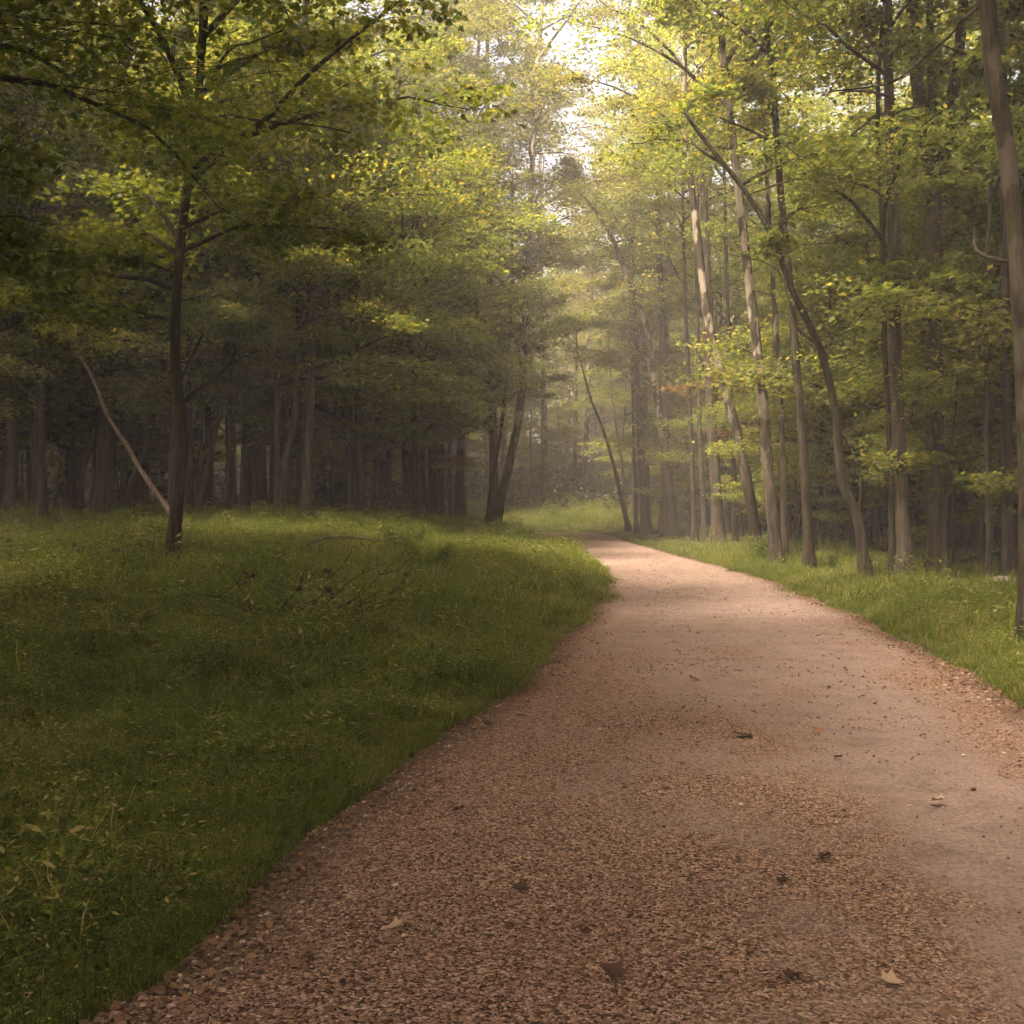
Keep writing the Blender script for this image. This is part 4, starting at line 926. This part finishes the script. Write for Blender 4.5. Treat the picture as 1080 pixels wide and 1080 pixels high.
# fallen bough on the grass
x, d, z = ray_hit(306, 585)
bb = np.array([x, d, z + 0.16]); w = Wood(); rg = np.random.RandomState(8)
fp = [P3(a, b, d) - bb + (0, 0, 0.08) for a, b in [(306, 583), (320, 580), (335, 574), (345, 571), (362, 570), (380, 572), (400, 575)]]
w.tube(spline(fp, 18), np.linspace(0.05, 0.012, 18), 7, 0.15, rg)
w.tube([P3(307, 585, d) - bb, P3(308, 578, d) - bb, P3(309, 572, d) - bb], [0.05, 0.04, 0.045], 7, 0.15, rg)
for a in [(335, 574, 341, 560), (362, 570, 372, 560), (380, 572, 388, 583)]:
    w.tube([P3(a[0], a[1], d) - bb, P3((a[0] + a[2]) / 2 + 1, (a[1] + a[3]) / 2, d + .1) - bb, P3(a[2], a[3], d + .2) - bb], [0.014, 0.01, 0.005], 5)
o = link('fallen_branch', w.mesh('fallen_branch', M['bark_dead']), None, bb); tag(o, 'pale broken branch lying on the left grass', 'branch')
# bare twiggy brush with withered leaves
def brush(label, px, py, span, hgt, n, seed, lean=0.9):
    x, d, z = ray_hit(px, py); rg = np.random.RandomState(seed); w = Wood(); lv = []
    for i in range(n):
        a = rg.uniform(-0.5, 0.5) + (0 if rg.rand() < 0.75 else math.pi); L = span * rg.uniform(0.35, 1.0)
        k = rg.uniform(0.2, 1.0) * hgt
        s0 = np.array([rg.uniform(-0.3, 0.3) * span, rg.uniform(-0.15, 0.15) * span, -0.05])
        p = np.array([s0 + L * np.array([math.cos(a) * t, math.sin(a) * t, 0]) + (0, 0, k * t ** 0.8 + 0.05 * rg.randn() * t) for t in np.linspace(0, 1, 6)])
        w.tube(p, np.linspace(0.0065, 0.002, 6), 4)
        for _ in range(3):
            t = rg.uniform(0.3, 0.9); q0 = p[int(t * 5)]; e = q0 + rg.randn(3) * (0.12, 0.1, 0.10) * span * 0.7 + (0.05, 0, 0.1)
            w.tube([q0, (q0 + e) / 2 + rg.randn(3) * 0.02, e], [0.006, 0.004, 0.002], 3)
            if rg.rand() < 0.14: lv.append(e)
    r = empty('dead_bush', (x, d, z)); tag(r, label, 'bush')
    link('stem', w.mesh('stem', M['bark_dark']), r)
    if lv:
        lp_ = np.repeat(np.array(lv), 3, 0) + rg.randn(3 * len(lv), 3) * 0.03
        link('withered_leaves', leaf_mesh('withered_leaves', lp_, 0.075, rg, M['leaf_brown'], MAPLE, 0.9), r)
brush('bare dark twigs sprawling over the grass right of the dark maple', 300, 660, 1.35, 1.1, 15, 71)
brush('low dark brush heap on the grass at the left edge', 60, 612, 1.7, 0.85, 26, 72)
brush('few bare stalks poking from the grass below the broken branch', 400, 640, 0.9, 0.6, 7, 73)
stick('fallen_branch', 'dark fallen branch propped at the wood edge right of the close pair', [(345, 553, 0.0), (365, 553, 0.5), (395, 548, 0.9), (430, 546, 1.15)], 0.06, 0.02, 'bark_dark', 0.0, 'branch')

# weeds
def weed(label, px, py, h, n, seed):
    x, d, z = ray_hit(px, py); rg = np.random.RandomState(seed); w = Wood(); lp_ = []
    for i in range(n):
        a = rg.rand() * 6.28; r = 0.25 * h * rg.rand(); hh = h * rg.uniform(0.5, 1)
        p = np.array([(r * math.cos(a) + 0.18 * hh * math.cos(a) * t, r * math.sin(a) + 0.18 * hh * math.sin(a) * t, hh * t) for t in np.linspace(0, 1, 5)])
        w.tube(p, np.linspace(0.006, 0.002, 5), 4)
        for t in np.linspace(0.2, 1, 9):
            c = np.array([np.interp(t, np.linspace(0, 1, 5), p[:, k]) for k in range(3)])
            lp_.append(c + rg.randn(3) * 0.03)
    r = empty('weed', (x, d, z)); tag(r, label, 'weed', 'tall weeds in the grass')
    link('stem', w.mesh('stem', M['weed']), r)
    link('foliage', leaf_mesh('foliage', np.repeat(np.array(lp_), 3, 0) + rg.randn(3 * len(lp_), 3) * 0.03, 0.10, rg, M['weed'], OVAL, 0.6), r)
for i, (px, py, h, n, lab) in enumerate([
    (420, 588, 1.0, 10, 'leafy tall weed under the thin trunk with rusty leaves'), (438, 578, 0.7, 9, 'dark low weed just behind the leafy tall weed'),
    (527, 572, 0.9, 12, 'weed clump around the foot of the lone leaning trunk'), (545, 568, 0.8, 10, 'weed clump right of the lone leaning trunk'),
    (560, 564, 0.6, 9, 'low weed at the inner corner of the bend'), (585, 545, 0.9, 9, 'weed on the bank beyond the bend'), (802, 596, 0.9, 12, 'leafy weed left of the stout peeling trunk'),
    (876, 606, 0.6, 8, 'leafy weed left of the crooked tree'), (470, 600, 0.5, 8, 'low weed tuft in the middle of the left grass'), (300, 640, 0.45, 7, 'low weed tuft among the bare twigs')]):
    weed(lab, px, py, h, n, 600 + i)

# fallen log and rock in the wood on the right
def log_at(label, a, b, r, mat, d):
    A = P3(a[0], a[1], d); B = P3(b[0], b[1], d + 1.0)
    A[2] = gz(A[0], A[1]) + r * 0.9; B[2] = gz(B[0], B[1]) + r * 1.2
    w = Wood(); w.tube(spline(np.array([A - A, (B - A) * 0.5 + (0, 0, 0.04), B - A]), 12), np.linspace(r, r * 0.7, 12), 10, 0.12, np.random.RandomState(4))
    tag(link('fallen_log', w.mesh('fallen_log', M[mat]), None, A), label, 'log')
log_at('pale fallen log lying in the wood behind the right grass', (1008, 602), (1062, 608), 0.12, 'bark_dead', 29)
log_at('dark fallen log just in front of the pale log', (1015, 608), (1060, 612), 0.09, 'bark_dark', 27)
def rock(label, px, py, r, seed):
    x, d, z = ray_hit(px, py); rg = np.random.RandomState(seed)
    th = np.linspace(0.15, math.pi - 0.15, 9); ph = np.linspace(0, 2 * math.pi, 14, endpoint=False)
    T, Pp = np.meshgrid(th, ph, indexing='ij'); k = 1 + 0.18 * (rg.rand(9, 14) - 0.5)
    V = np.stack([r * 1.3 * k * np.sin(T) * np.cos(Pp), r * k * np.sin(T) * np.sin(Pp), r * 0.7 * k * np.cos(T)], -1).reshape(-1, 3)
    i = np.arange(8)[:, None] * 14; j = np.arange(14)[None]; kk = (j + 1) % 14
    q = np.stack([i + j, i + 14 + j, i + 14 + kk, i + kk], -1).reshape(-1, 4)
    tag(link('rock', mesh_from('rock', V, [q, np.arange(14)[None], (8 * 14 + np.arange(14))[::-1][None]], M['rock']), None, (x, d, z + r * 0.3)), label, 'rock')
rock('grey rock at the back of the right grass near the edge trunk', 1057, 621, 0.22, 5)
